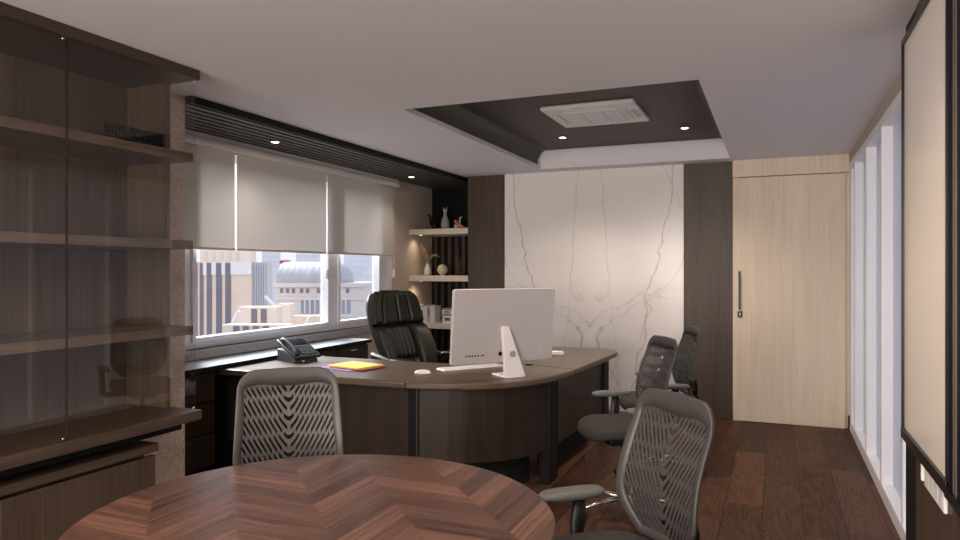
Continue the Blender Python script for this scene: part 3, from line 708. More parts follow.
# ---------------------------------------------------------------- credenza under the window
cz = thing('window_credenza', (-3.83, 4.6, 0), 'low dark credenza under the window, top coloured pale for its reflection', 'cabinet')
ox, oy, oz = cz.location
P(XW+.001, -3.60, 3.205, 5.82, .7505, .782).build('top', 'sheen_pale', cz, bevel=.002)
P(-3.5995, -3.596, 3.205, 5.82, .7505, .782).build('front_edge', 'black', cz)
P(XW+.001, -3.80, 3.22, 5.80, .08, .750).build('carcass', 'desk_panel', cz)
P(-3.7995, -3.637, 3.22, 3.80, .08, .750).build('carcass', 'desk_panel', cz)
P(-3.7995, -3.637, 4.76, 5.80, .08, .750).build('carcass', 'desk_panel', cz)
P(XW+.02, -3.66, 3.23, 3.79, 0, .0795).build('plinth', 'gap_black', cz)
P(XW+.02, -3.66, 4.77, 5.79, 0, .0795).build('plinth', 'gap_black', cz)
for a, b in ((3.225, 3.795), (4.765, 5.28), (5.285, 5.795)):
    for z0, z1 in ((.09, .31), (.32, .53), (.54, .735)):
        d_ = P(-3.6365, -3.619, a+.003, b-.003, z0, z1).build('drawer', 'desk_panel', cz, bevel=.001)
        P(-3.6185, -3.608, (a+b)/2-.05, (a+b)/2+.05, z1-.035, z1-.024).build('handle', 'chrome', d_, bevel=.002)

# ---------------------------------------------------------------- executive desk
dk = thing('executive_desk', (-2.1, 4.4, 0), 'large dark walnut executive desk with a rounded corner, before the marble wall', 'desk')
ox, oy, oz = dk.location
def PR(pts, z0, z1): return MB().prism([(p[0]-ox, p[1]-oy) for p in pts], z0, z1)
G_ = .0015
left = [(-3.78, 3.84), (-2.14-G_, 3.84), (-2.14-G_, 4.74), (-3.78, 4.74)]
front = [(-2.14+G_, 3.842), (-2.02, 3.855), (-1.88, 3.895), (-1.76, 3.945), (-1.64, 4.02), (-1.54, 4.105), (-1.45, 4.22), (-1.385, 4.36), (-1.345, 4.50), (-1.315, 4.66), (-1.300, 4.80)]
corner = front + [(-1.99, 5.00), (-2.02, 4.90), (-2.075, 4.80), (-2.14+G_, 4.745)]
ret = [(-1.2995, 4.805), (-1.285, 5.1), (-1.265, 5.5), (-1.25, 5.92), (-1.255, 6.02), (-1.285, 6.10), (-1.34, 6.155), (-1.42, 6.18), (-1.99, 6.18), (-1.99, 5.005)]
PR(left, .705, .75).build('desktop', 'desk_top', dk, bevel=.012, seg=3)
PR(corner, .705, .75).build('desktop', 'desk_top', dk, bevel=.012, seg=3)
PR(ret, .705, .75).build('desktop', 'desk_top', dk, bevel=.012, seg=3)
def inset(path, d):
    o = []
    for i, p in enumerate(path):
        a = Vector(path[max(i-1, 0)]); b = Vector(path[min(i+1, len(path)-1)]); t = (b-a).normalized(); n = Vector((-t.y, t.x))
        o.append((p[0]+n.x*d, p[1]+n.y*d))
    return o
def wallstrip(path, d0, d1, z0, z1):
    a = inset(path, d0); b = inset(path, d1); return PR(a + b[::-1], z0, z1)
def resample(path, n):
    P_ = [Vector(p) for p in path]; L = [0]
    for i in range(1, len(P_)): L.append(L[-1]+(P_[i]-P_[i-1]).length)
    o = []
    for k in range(n+1):
        s = L[-1]*k/n
        for i in range(1, len(L)):
            if s <= L[i]+1e-9: t = (s-L[i-1])/(L[i]-L[i-1]); o.append(tuple(P_[i-1].lerp(P_[i], t))); break
    return o
fs_ = resample([(-2.08, 3.85)]+front[2:9], 24)
wallstrip([(-3.65, 3.84), (-2.8, 3.84), (-2.16, 3.84)], .10, .125, .23, .704).build('front_panel', 'desk_panel', dk)
wallstrip(fs_, .075, .10, .235, .704).build('front_panel', 'desk_panel', dk, smooth=False)
wallstrip([(-1.30, 4.72), (-1.285, 5.1), (-1.265, 5.5), (-1.255, 5.86)], .10, .125, .235, .704).build('front_panel', 'desk_panel', dk)
# black posts at the panel joints and far end
bx(-2.155-ox, -2.075-ox, 3.925-oy, 4.06-oy, 0, .704).build('post', 'black', dk)
bx(-1.475-ox, -1.40-ox, 4.52-oy, 4.70-oy, 0, .704).build('post', 'black', dk)
bx(-1.40-ox, -1.335-ox, 5.88-oy, 6.04-oy, 0, .704).build('post', 'black', dk)
bx(-3.76-ox, -3.66-ox, 3.93-oy, 4.66-oy, 0, .704).build('post', 'black', dk)  # black block put in for the shade under the overhanging left end
# recessed black plinth
wallstrip([(-3.60, 3.84), (-2.8, 3.84), (-2.16, 3.84)], .22, .26, 0, .23).build('plinth', 'gap_black', dk)
wallstrip(resample([(-2.07, 3.86)]+front[2:9], 24), .22, .26, 0, .235).build('plinth', 'gap_black', dk)
wallstrip([(-1.30, 4.72), (-1.285, 5.1), (-1.265, 5.5), (-1.255, 5.86)], .22, .26, 0, .235).build('plinth', 'gap_black', dk)
# drawer pedestal under the far return
pd = bx(-1.97-ox, -1.56-ox, 5.60-oy, 6.12-oy, .05, .703).build('pedestal', 'desk_panel', dk)
MB().lathe([(.030, .0), (.030, .004), (.026, .004), (.024, .0015), (0, .0015)], 24, LT((-1.672-ox, 4.885-oy, .7502))).build('cable_grommet', 'black', dk)

# ---------------------------------------------------------------- things on the desk
# all in one computer
mv = Vector((-1.437+1.919, 4.669-4.064, 0)); ang = math.atan2(mv.y, mv.x)
mo = thing('desktop_computer', (-1.633, 4.265, .75), 'silver all-in-one desktop computer seen from behind on the desk', 'computer', rz=ang)
# local: +x along the screen towards the marble wall, -y towards the viewer (back of the case), +y to the sitter
TL = LT((.012, .035, .094), rx=0.09)
W2, HH = .385, .487
sc_ = MB()
def rr(w, h, r, n=6):
    o = []
    for cx, cy, a0 in ((w-r, r, -PI/2), (w-r, h-r, 0), (-w+r, h-r, PI/2), (-w+r, r, PI)):
        for k in range(n+1):
            a = a0+PI/2*k/n; o.append((cx+r*math.cos(a), cy+r*math.sin(a)))
    return o
vs_ = []
for yy, sc in ((.010, 1.0), (-.006, 1.0), (-.014, .985)):
    for (x, z) in rr(W2, HH, .018): vs_.append((x*sc, yy, (z-HH/2)*sc+HH/2))
n = len(rr(W2, HH, .018))
sc_.add(vs_, [tuple(range(n)), tuple(range(3*n-1, 2*n-1, -1))]+[(j*n+i, j*n+(i+1)%n, (j+1)*n+(i+1)%n, (j+1)*n+i) for j in range(2) for i in range(n)], TL)
case = sc_.build('case', 'alu', mo, smooth=False)
MB().box(-W2+.012, W2-.012, .0101, .0115, .055, HH-.012, TL).build('screen', 'screen_black', mo)
# stand: one bent plate, wedge-shaped when seen from behind
st = MB()
st.add([(-.020, -.018, .332), (.030, -.018, .332), (.030, .010, .332), (-.020, .010, .332),
        (-.020, -.062, .012), (.128, -.062, .012), (.128, -.030, .012), (-.020, -.030, .012)],
       [(0,1,2,3),(4,7,6,5),(0,4,5,1),(1,5,6,2),(2,6,7,3),(3,7,4,0)])
st.build('stand', 'alu_pale', mo, bevel=.003)
MB().box(-.020, .128, -.066, .13, .0003, .012).build('foot', 'alu_pale', mo, bevel=.004)
# round mark on the stand and ports on the case
MB().lathe([(.021, 0), (.021, .002), (0, .002)], 28, LT((.035, -.0535, .155), rx=PI/2-.0)).build('emblem', 'emblem_grey', mo)
pt = MB()
for i in range(5): pt.box(-.285+i*.021, -.275+i*.021, -.0165, -.0135, .052, .061, TL)
pt.box(-.17, -.152, -.0165, -.0135, .053, .060, TL)
pt.build('ports', 'black', mo)
pt = MB(); pt.lathe([(.004, 0), (.004, .002), (0, .002)], 12, TL @ LT((-.345, -.0135, .055), rx=PI/2))
pt.box(-.33, -.30, -.0155, -.0135, .054, .058, TL); pt.build('port_marks', 'ac_grey', mo)
MB().lathe([(.010, 0), (.010, .0025), (0, .0025)], 20, TL @ LT((.285, -.0135, .055), rx=PI/2)).build('power_button', 'ac_grey', mo)
MB().lathe([(.014, 0), (.014, .003), (0, .003)], 20, TL @ LT((-.030, -.0135, .060), rx=PI/2)).build('power_socket', 'black', mo)
# keyboard
kb = thing('keyboard', (-2.000, 4.565, .75), 'slim white keyboard on the desk behind the computer stand', 'keyboard', rz=ang+.02)
MB().box(-.245, .245, -.058, .058, .0003, .010).build('base', 'alu_pale', kb, bevel=.004)
ky = MB()
for j in range(5):
    for i in range(20): ky.box(-.236+i*.0238, -.236+i*.0238+.0205, -.052+j*.0212, -.052+j*.0212+.018, .0102, .0145)
ky.build('keys', 'plastic_white', kb)
ms = MB()
ms.grid(lambda u, v: (lambda a, r: (.034*r*math.cos(a), .056*r*math.sin(a), .003+.020*math.sqrt(max(0, 1-r**3))))(2*PI*u, 1-v), 24, 8)
ms.lathe([(.0, .0003), (1.0, .0003), (1.0, .0031)], 24, Matrix.Diagonal((.034, .056, 1, 1)))
mso = ms.build('computer_mouse', 'plastic_white', smooth=True); mso.location = (-2.205, 4.222, .75); mso.rotation_euler = (0, 0, ang+.9)
tag(mso, 'white computer mouse on the desk left of the keyboard', 'mouse')
# white tray at the far side
wb = thing('note_box', (-1.685, 5.57, .75), 'small flat white note box on the desk right of the computer', 'box', rz=.25)
MB().box(-.075, .075, -.06, .06, .0003, .018).build('base', 'plastic_white', wb, bevel=.003)
MB().box(-.068, .068, -.053, .053, .0182, .026).build('paper_block', 'paper', wb)
# desk phone
ph = thing('desk_phone', (-3.40, 4.42, .75), 'dark grey desk telephone on its wedge stand on the desk', 'telephone', rz=-.35)
wd = MB(); wd.add([(-.12, -.10, 0.0005), (.13, -.10, 0.0005), (.13, .10, 0.0005), (-.12, .10, 0.0005), (-.12, -.10, .095), (.13, -.10, .022), (.13, .10, .022), (-.12, .10, .095), (-.02, -.10, .085), (-.02, .10, .085)],
                  [(0,3,2,1),(0,1,5,8,4),(3,7,9,6,2),(4,8,9,7),(8,5,6,9),(0,4,7,3),(1,2,6,5)])
wd.build('stand', 'phone_side', ph, bevel=.004)
TP = LT((.035, 0, .082), ry=.42)
MB().box(-.16, .13, -.115, .115, .0, .022, TP).build('face_plate', 'phone', ph, bevel=.006)
hb = MB().tube(bez([(-.12, -.085, .035), (-.10, -.085, .062), (0, -.085, .052), (.08, -.085, .062), (.11, -.085, .033)], 12), [.024, .024, .021, .017, .015, .014, .014, .014, .015, .017, .021, .024, .024], 12, TP, flat=.7)
hb.build('handset', 'phone', ph, smooth=True)
MB().box(-.13, -.055, -.035, .10, .0222, .0245, TP).build('display', 'screen_black', ph)
kk = MB()
for i in range(4):
    for j in range(3): kk.box(-.03+i*.032, -.03+i*.032+.022, -.03+j*.042, -.03+j*.042+.030, .0222, .0265, TP)
kk.build('keypad', 'phone_side', ph, bevel=.001)
MB().tube([(.14, -.04, .012), (.20, -.02, .008)], .012, 8, flat=.5).build('cord_plug', 'phone', ph, smooth=True)
# documents
for i, (m_, dx, dy, rz, zz, sz, lb) in enumerate([
    ('purple', -.035, -.02, -.10, 0.0004, (.130, .165), 'purple sheet at the bottom of the papers on the desk'),
    ('maroon', .03, -.005, .04, .0045, (.125, .160), 'maroon folder sandwiched under the yellow folder on the desk'),
    ('yellow', .0, .01, .0, .0105, (.125, .155), 'bright yellow folder on top of the papers on the desk')]):
    th = (.004, .0058, .010)[i]
    t = thing('paper_folder', (-2.78+dx, 4.27+dy, .75+zz), lb, 'folder', 'papers stacked on the desk', rz=-.22+rz)
    MB().box(-sz[1], sz[1], -sz[0], sz[0], 0, th).build('cover', m_, t, bevel=.0008)
    MB().box(-sz[1]+.004, sz[1]-.001, -sz[0]+.004, sz[0]+.001, th*.2, th*.8).build('sheets', 'yellow' if i == 2 else m_, t)

# ---------------------------------------------------------------- round table
RT = thing('round_table', (-1.194, 1.656, 0), 'round walnut meeting table with a chevron veneer top in the foreground', 'table')
MB().lathe([(.0, .722), (.655, .722), (.668, .728), (.670, .742), (.664, .750), (0.0, .7501)], 128).build('tabletop', 'chevron', RT)
MB().lathe([(.0, .716), (.62, .716), (.62, .7218), (0, .7218)], 64).build('under_plate', 'black', RT)
MB().lathe([(.30, .0), (.30, .012), (.28, .020), (.06, .030), (.045, .05), (.045, .70), (.16, .7155), (0.0, .7155)], 48).build('pedestal', 'black_metal', RT, smooth=False)

# ---------------------------------------------------------------- task chairs
ZB0, ZB1 = .555, 1.045
def hw(z):      # half width of the backrest outline
    t = (z-ZB0)/(ZB1-ZB0)
    if t < .30: w_ = .125 + (.214-.125)*math.sin(t/.30*PI/2)
    else: w_ = .214 - .016*((t-.30)/.70)
    r = .075/(ZB1-ZB0)
    if t > 1-r: w_ -= .075*(1-math.sqrt(max(0, 1-((t-(1-r))/r)**2)))
    return w_
def bpos(y, z, off=0.0):
    t = (z-ZB0)/(ZB1-ZB0)
    t = max(t, 0.0)
    x = -.215 - .05*t**1.3 + .030*math.sin(PI*min(1, max(0, t*1.25))) + .9*y*y*(.4+.6*(1-t)) + off
    return (x, y, z - .10*y*y*(1 if t > .8 else 0))
def back_shell():
    mb = MB(); k = 1.85; e = .020; dx = .0066; PT = .036; nslot = .0165
    nx = 29
    KM = 0.0
    def K(x): return k*(math.sqrt(x*x+e*e)-e)
    ts = []
    t = ZB0-.35
    j = 0
    while t < ZB1:
        ts += [(t, t+PT-nslot, False, j), (t+PT-nslot, t+PT, True, j)]; t += PT; j += 1
    # slotted field: y inside +-(hw-rim)
    cache = {}
    def vid(i, z):
        key = (i, round(z, 6))
        if key not in cache: cache[key] = len(mb.v); mb.v.append(bpos(i*dx, z))
        return cache[key]
    RIM, TOP, BOT = .030, .070, .026
    def inside(y, z):
        return ZB0+BOT*.5 < z < ZB1-.012 and abs(y) < hw(min(max(z, ZB0), ZB1))-.006
    for (t0, t1, slot, row) in ts:
        for i in range(-nx-6, nx+6):
            y0, y1 = i*dx, (i+1)*dx
            q = [(i, t0+K(y0)), (i+1, t0+K(y1)), (i+1, t1+K(y1)), (i, t1+K(y0))]
            cy = (y0+y1)/2; cz_ = sum(a[1] for a in q)/4
            if not inside(cy, cz_): continue
            field = (ZB0+BOT < cz_ < ZB1-TOP) and abs(cy) < hw(cz_)-RIM
            ai = abs(i+.5)
            gap = (int(ai)+row*3) % 6 == 0 and not (ai < 3 and row % 2)
            if slot and field and not gap: continue
            mb.f.append(tuple(vid(a, b) for a, b in q))
    return mb
def rim_shell():
    # broad solid border around the slotted field
    mb = MB(); n = 96; loop_o = []; loop_i = []
    def outline(s, ins):
        # s from 0..1 around starting bottom centre
        pass
    zs = [ZB0+(ZB1-ZB0)*(1-math.cos(PI*k_/40))/2 for k_ in range(41)]
    right = [(hw(z), z) for z in zs]
    path = [(0.0, ZB0), (.06, ZB0)]+right+[(.06, ZB1+.000), (0, ZB1+.002)]
    full = path + [(-y, z) for y, z in path[-2::-1]]
    full = full[:-1]
    N_ = len(full)
    prof = [(0.0, .006), (.003, .008), (.016, .005), (.034, 0.0035), (.034, -.0035), (.016, -.005), (.003, -.008), (0.0, -.006)]
    for (y, z) in full:
        cy, cz_ = 0.0, .82
        for ins, off in prof:
            f = Vector((cy-y, (cz_-z))); top = max(0, (z-(ZB1-.05))/.05)
            L = f.length
            kk_ = ins*(1.0+1.1*top)
            if z < ZB0+.06: kk_ *= 1.0
            p = Vector((y, z)) + f/L*kk_
            mb.v.append(bpos(p.x, p.y, off*.9))
    P_ = len(prof)
    for i in range(N_):
        for j in range(P_):
            a, b = i, (i+1) % N_; c, d = j, (j+1) % P_
            mb.f.append((a*P_+c, b*P_+c, b*P_+d, a*P_+d))
    return mb
def task_chair(loc, rz, label, group):
    t = thing('task_chair', loc, label, 'chair', group, rz=rz)
    br = back_shell().build('backrest', 'chair_shell', t, solid=.004)
    rim_shell().build('backrest_rim', 'chair_shell', br, smooth=True)
    # black support yoke behind the shell
    y_ = MB()
    y_.tube([(-.10, 0, .44), (-.24, 0, .44), (-.290, 0, .52), (-.265, 0, .60)], [.030, .030, .026, .022], 12, flat=.7)
    for s in (-1, 1):
        y_.tube([(-.270, 0, .56), (-.262, s*.05, .61), (-.250, s*.085, .65), (-.240, s*.10, .68)], [.018, .015, .012, .008], 10)
    y_.build('back_support', 'chair_black', t, smooth=True)
    lm = MB().grid(lambda u, v: bpos((u-.5)*.31, .60+.075*v, -.030-.006*math.sin(PI*v)), 16, 6)
    lm.build('lumbar_pad', 'chair_black', t, solid=.012, smooth=True)
    # seat cushion
    def seat(u, v):
        a = 2*PI*u
        ca, sa = math.cos(a), math.sin(a); p_ = 3.6
        r = (abs(ca)**p_+abs(sa)**p_)**(-1/p_)
        w_ = v
        if w_ < .5: rad = math.sin(w_*PI)**.5 if w_ > 0 else 0; z = .445
        prof = [(0, .437), (.80, .437), (.97, .447), (1.0, .465), (.985, .485), (.93, .498), (.7, .505), (0, .500)]
        k_ = v*(len(prof)-1); i = min(int(k_), len(prof)-2); f = k_-i
        R_ = prof[i][0]*(1-f)+prof[i+1][0]*f; z = prof[i][1]*(1-f)+prof[i+1][1]*f
        x = .015+.245*r*ca*R_; y = .240*r*sa*R_
        z -= .035*max(0, (x-.12)/.14)**2
        return (x, y, z+.045)
    MB().grid(seat, 48, 21).build('seat', 'seat_fabric', t, smooth=True)
    MB().box(-.12, .12, -.09, .09, .415, .4805).build('tilt_mechanism', 'chair_black', t, bevel=.01)
    for s in (-1, 1):
        a = MB()
        a.tube([(-.02, s*.10, .455), (-.02, s*.25, .448), (-.035, s*.285, .47), (-.05, s*.285, .56), (-.055, s*.285, .650)], [.018, .018, .021, .022, .018], 12, flat=1.4)
        ar = a.build('armrest', 'chair_black', t, smooth=True)
        def pad(u, v, s=s):
            aa = 2*PI*u; p_ = 2.8
            r = (abs(math.cos(aa))**p_+abs(math.sin(aa))**p_)**(-1/p_)
            prof = [(0, .664), (.85, .664), (1.0, .674), (1.0, .683), (.9, .692), (0, .697)]
            k_ = v*(len(prof)-1); i = min(int(k_), len(prof)-2); f = k_-i
            R_ = prof[i][0]*(1-f)+prof[i+1][0]*f; z = prof[i][1]*(1-f)+prof[i+1][1]*f
            return (-.025+.128*r*math.cos(aa)*R_, s*.285+.043*r*math.sin(aa)*R_, z-.018)
        MB().grid(pad, 32, 15).build('arm_pad', 'arm_pad', ar, smooth=True)
    MB().lathe([(.0, .09), (.030, .09), (.030, .27), (.018, .27), (.018, .416), (0, .416)], 20).build('gas_column', 'chair_black', t)
    hub = MB().lathe([(.0, .060), (.045, .060), (.048, .085), (.036, .105), (0, .105)], 24).build('base_hub', 'chrome', t, smooth=False)
    for i in range(5):
        a = 2*PI*i/5+.3; T = LT(rz=a)
        lg = MB().tube([(.03, 0, .088), (.15, 0, .082), (.31, 0, .068)], [.022, .017, .012], 10, T, flat=.7).build('base_leg', 'chrome', t, smooth=True)
        c_ = MB()
        for s in (-1, 1):
            c_.lathe([(0, -.009), (.024, -.009), (.027, -.004), (.027, .004), (.024, .009), (0, .009)], 20, T @ LT((.31, s*.014, .0275), rx=PI/2))
        c_.tube([(.31, 0, .03), (.31, 0, .06)], .007, 8, T)
        c_.build('caster', 'chair_black', lg, smooth=False)
    return t
GC = 'grey slotted back task chairs'
def yaw(fx, fy): return math.atan2(fy, fx)
c1 = task_chair((-1.685, 2.155, 0), yaw(.646, -.758), 'grey slotted back chair between the round table and the desk, facing the table', GC)
c2 = copy_tree(c1, (-.482, 2.18, 0), yaw(-.7165, -.693), 'nearest grey slotted back chair at the right edge of the round table', GC)
c3 = copy_tree(c1, (-.835, 4.20, 0), yaw(-.84, -.54), 'grey slotted back chair drawn up to the right side of the desk, nearer of two', GC)
c4 = copy_tree(c1, (-.78, 5.12, 0), yaw(-.93, -.37), 'farthest grey slotted back chair at the desk by the walnut panel', GC)
# the chair on the far side of the table has paler arm pads
for a_ in [o for o in COL.objects if o.parent is c1 and o.name.startswith('armrest')]:
    for p_ in [o for o in COL.objects if o.parent is a_]:
        p_.data = p_.data.copy(); p_.data.materials[0] = M['arm_pad_light']; p_['label'] = 'pale grey arm pad'

# ---------------------------------------------------------------- executive chair
ec = thing('executive_chair', (-2.725, 5.20, 0), 'high backed black leather executive chair behind the desk', 'chair', rz=math.radians(-14))
def eback(u, z):        # u in -1..1 across, z height
    t = max(0.0, (z-.50)/.77)
    halfw = .255 + .060*math.sin(PI*min(1, t*.95)) - (.05 if t > .85 else 0)*((t-.85)/.15 if t > .85 else 0)**2
    x = -.20 - .20*t**1.15 + .03*math.sin(2*PI*t) + .085*u*u*(1-.3*t)
    return Vector((x, u*halfw, z))
def pillow(u0, u1, z0, z1, th, ribs=0, name='cushion', depth=.012, curve=0.0, nu=36, nv=24):
    def f(a, b):
        u = u0+(u1-u0)*a; z = z0+(z1-z0)*b + curve*(1-(2*a-1)**2)
        p = eback(u, z)
        k_ = (1-abs(2*a-1)**5)**.5*(1-abs(2*b-1)**5)**.5 if 0 < a < 1 and 0 < b < 1 else 0
        r = 1.0
        if ribs: r = 1-.45*(1-abs(math.sin(PI*a*ribs)))**3
        p.x += th*k_*r + .0*depth
        return p
    return MB().grid(f, nu, nv).build(name, 'leather', ec, smooth=True)
sh_ = MB(); NU, NV = 24, 24
def shell(u, v):
    a = 2*PI*u; s = math.sin(a); c_ = math.cos(a)
    uu = math.copysign(abs(c_)**.5, c_); z = .50+.755*v
    p = eback(uu, z); p.x += (-.075 if s < 0 else .004)*abs(s)**.5 - (.0)
    if v > .97: p.z -= .006
    return p
sh_.grid(shell, 40, 24)
zt = [shell(i/40, 1) for i in range(40)]; zb = [shell(i/40, 0) for i in range(40)]
sh_.add(zt, [tuple(range(40))]); sh_.add(zb, [tuple(range(39, -1, -1))])
sh_.build('back_shell', 'leather', ec, smooth=True)
pillow(-1.0, -.52, .985, 1.268, .075, 0, 'headrest_cushion'); pillow(-.52, .12, .975, 1.275, .085, 0, 'headrest_cushion')
pillow(.12, .56, .98, 1.273, .080, 0, 'headrest_cushion'); pillow(.56, 1.0, .985, 1.266, .070, 0, 'headrest_cushion')
pillow(-1.02, -.50, .52, .985, .085, 0, 'side_bolster'); pillow(.50, 1.02, .52, .985, .085, 0, 'side_bolster')
pillow(-.50, .50, .70, .975, .050, 6, 'pleated_panel', nu=60)
pillow(-.52, .52, .52, .72, .090, 3, 'lumbar_cushion', curve=-.03)
def eseat(u, v):
    a = 2*PI*u; p_ = 4; r = (abs(math.cos(a))**p_+abs(math.sin(a))**p_)**(-1/p_)
    prof = [(0, .42), (.85, .42), (1.0, .45), (1.02, .49), (.97, .53), (.85, .545), (0, .535)]
    k_ = v*(len(prof)-1); i = min(int(k_), len(prof)-2); f = k_-i
    R_ = prof[i][0]*(1-f)+prof[i+1][0]*f; z = prof[i][1]*(1-f)+prof[i+1][1]*f
    return (.05+.27*r*math.cos(a)*R_, .25*r*math.sin(a)*R_, z)
MB().grid(eseat, 48, 18).build('seat', 'leather', ec, smooth=True)
for s in (-1, 1):
    arp = MB().tube(bez([(-.30, s*.27, .74), (-.22, s*.30, .74), (-.10, s*.32, .70), (.10, s*.32, .70), (.24, s*.32, .70), (.27, s*.32, .60), (.18, s*.30, .42), (.0, s*.25, .40)], 22), [.028]*23, 12, flat=1.0)
    arf = arp.build('armrest', 'leather', ec, smooth=True)
    MB().tube([(-.08, s*.32, .705), (0, s*.32, .722), (.12, s*.32, .722), (.20, s*.32, .705)], [.03, .042, .042, .03], 14, flat=.55).build('arm_pad', 'leather', arf, smooth=True)
MB().box(-.12, .14, -.10, .10, .36, .42).build('tilt_mechanism', 'black_metal', ec, bevel=.01)
MB().lathe([(0, .09), (.032, .09), (.032, .26), (.02, .26), (.02, .36), (0, .36)], 20).build('gas_column', 'black_metal', ec)
for i in range(5):
    T = LT(rz=2*PI*i/5+.2)
    lg = MB().tube([(0, 0, .095), (.15, 0, .09), (.33, 0, .072)], [.032, .024, .016], 10, T, flat=.8).build('base_leg', 'black_metal', ec, smooth=True)
    c_ = MB()
    for s in (-1, 1): c_.lathe([(0, -.009), (.026, -.009), (.029, 0), (.026, .009), (0, .009)], 20, T @ LT((.33, s*.015, .0295), rx=PI/2))
    c_.tube([(.33, 0, .03), (.33, 0, .065)], .008, 8, T); c_.build('caster', 'black', lg)

# ---------------------------------------------------------------- right wall: board, black panel, sockets
wbd = thing('wall_board', (.50, 2.95, 1.6), 'glossy cream writing board in a thin black frame on the right wall', 'board')
ox, oy, oz = wbd.location
YA, YZ, ZA, ZT = 2.52, 3.345, .79, 2.395
P(.490, .517, YA+.012, YZ-.012, ZA+.012, ZT-.012).build('writing_surface', 'board', wbd)
f_ = P(.480, .5175, YA, YA+.014, ZA, ZT)
for a in ((.480, .5175, YZ-.016, YZ, ZA, ZT), (.480, .5175, YA, YZ, ZT-.02, ZT), (.478, .5175, YA, YZ, ZA-.03, ZA+.012)):
    f_.box(a[0]-ox, a[1]-ox, a[2]-oy, a[3]-oy, a[4]-oz, a[5]-oz)
f_.build('frame', 'black_metal', wbd, bevel=.002)
bpn = thing('sliding_panel', (.50, 2.1, 1.6), 'glossy black panel with bronze edge strips beside the cream board', 'panel')
ox, oy, oz = bpn.location
P(.486, .517, 1.6, 2.505, ZA, ZT).build('glossy_face', 'panel_black', bpn)
for y in (2.44, 2.41):
    P(.482, .4858, y-.0015, y+.0015, ZA, ZT).build('edge_strip', 'bronze', bpn)
P(.474, .517, 1.6, 2.515, ZA-.03, ZA-.0005).build('bottom_rail', 'black_metal', bpn)
so = thing('wall_socket', (.512, 2.85, .70), 'white multi-gang socket plate on the walnut wall under the cream board', 'socket')
MB().box(-.006, .0055, -.165, .165, -.045, .045).build('plate', 'plastic_white', so, bevel=.003)
for k_ in range(4):
    a = -.155+k_*.0785
    MB().box(-.0078, -.0062, a, a+.074, -.036, .036).build('rocker', 'plastic_white', so, bevel=.002)
MB().box(-.014, .0055, .165, .185, -.03, .03).build('end_clip', 'plastic_white', so, bevel=.002)

# ---------------------------------------------------------------- the city outside the window (far away)
def cam_pt(px, d):      # metres across and away in the direction the window looks
    a = (px-480)/699*d; return (a*math.cos(YAW)-d*math.sin(YAW), a*math.sin(YAW)+d*math.cos(YAW))
def stone(name, col, rows, cols=None, glass=None):
    return plain(name, col, 0.85, spec=.1, var=.06, bscale=.08)
M['tan'] = stone('tan_stone', (.60, .48, .40), 1); M['tan2'] = stone('pale_tan_stone', (.64, .54, .47), 1)
M['cstone'] = stone('grey_stone', (.50, .46, .45), 1); M['lead'] = plain('lead_roof', (.30, .30, .31), .7, var=.05, bscale=.3)
M['cwin'] = plain('city_window', (.13, .12, .14), .35); M['cwin2'] = plain('city_window_blue', (.20, .24, .31), .3)
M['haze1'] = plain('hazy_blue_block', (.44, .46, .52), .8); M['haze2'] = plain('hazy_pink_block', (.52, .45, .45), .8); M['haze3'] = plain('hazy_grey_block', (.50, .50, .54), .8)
M['cpanel'] = plain('city_white_panel', (.60, .59, .59), .7); M['curtain'] = plain('grey_curtain_wall', (.34, .34, .36), .35)
M['ground'] = plain('city_ground', (.34, .31, .30), .9)
GZ = -62.0
structure(MB().box(-1300, -120, 60, 1500, GZ-1, GZ).build('city_ground', 'ground'))
def zpx(y, d): return 1.45+(270-y)/699*d
def bld(px0, px1, ytop, d, depth, mat, label, name='office_building', rz=0.0):
    pc = (px0+px1)/2; s = d/699; w_ = (px1-px0)*s; zt_ = zpx(ytop, d); x, y = cam_pt(pc, d)
    t = thing(name, (x, y, GZ), label, 'building', 'buildings seen through the window', rz=YAW+rz)
    MB().box(-w_/2, w_/2, 0, depth, 0, zt_-GZ).build('wall', mat, t)
    def rect(x0, x1, y0, y1, m_, nm='window', out_=.25, part_of=None):
        return MB().box((x0-pc)*s, (x1-pc)*s, -out_, .5, zpx(y1, d)-GZ, zpx(y0, d)-GZ).build(nm, m_, t)
    return t, rect
t, r_ = bld(182, 252, 262, 240, 6, 'tan', 'tan tower with dark vertical window bands at the left of the window view')
for a, b, y1 in ((193, 197.5, 420), (200, 203.5, 420), (207, 212, 420), (216.3, 222, 420), (225.5, 231, 324)):
    r_(a, b, 263, y1, 'cwin')
for a, b in ((203.5, 207), (212, 216.3), (222, 225.5)): r_(a, b, 262, 275, 'cpanel', 'white_pier', .5)
r_(231, 252, 262, 274.5, 'cpanel', 'white_band', .4)
for y in (300, 320):
    for a in (207, 216.5): pass
t, r_ = bld(252.6, 267, 262.5, 240, 6, 'curtain', 'grey glazed tower face with thin mullions beside the tan tower')
for i in range(6): r_(253+i*2.4, 253.5+i*2.4, 262.5, 400, 'haze3', 'fin', .5)
t, r_ = bld(200, 251, 249, 340, 8, 'tan2', 'pale tan tower rising behind the banded tan tower')
for i in range(5): r_(204+i*8, 207+i*8, 252, 261, 'tan', 'recess', .3)
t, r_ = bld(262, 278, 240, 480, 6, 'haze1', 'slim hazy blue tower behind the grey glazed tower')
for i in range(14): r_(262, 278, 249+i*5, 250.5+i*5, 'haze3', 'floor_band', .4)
t, r_ = bld(238, 277, 307, 180, 5, 'tan2', 'stepped tan block with two dark window bays before the banded tower')
for a in (251.5, 261): r_(a, a+5.5, 309, 324.5, 'cwin')
t, r_ = bld(222, 288, 325, 168, 5, 'tan', 'low tan block with four dark window bays in front of the stepped block')
for a in (233.5, 243, 253, 263): r_(a, a+6, 326, 339, 'cwin')
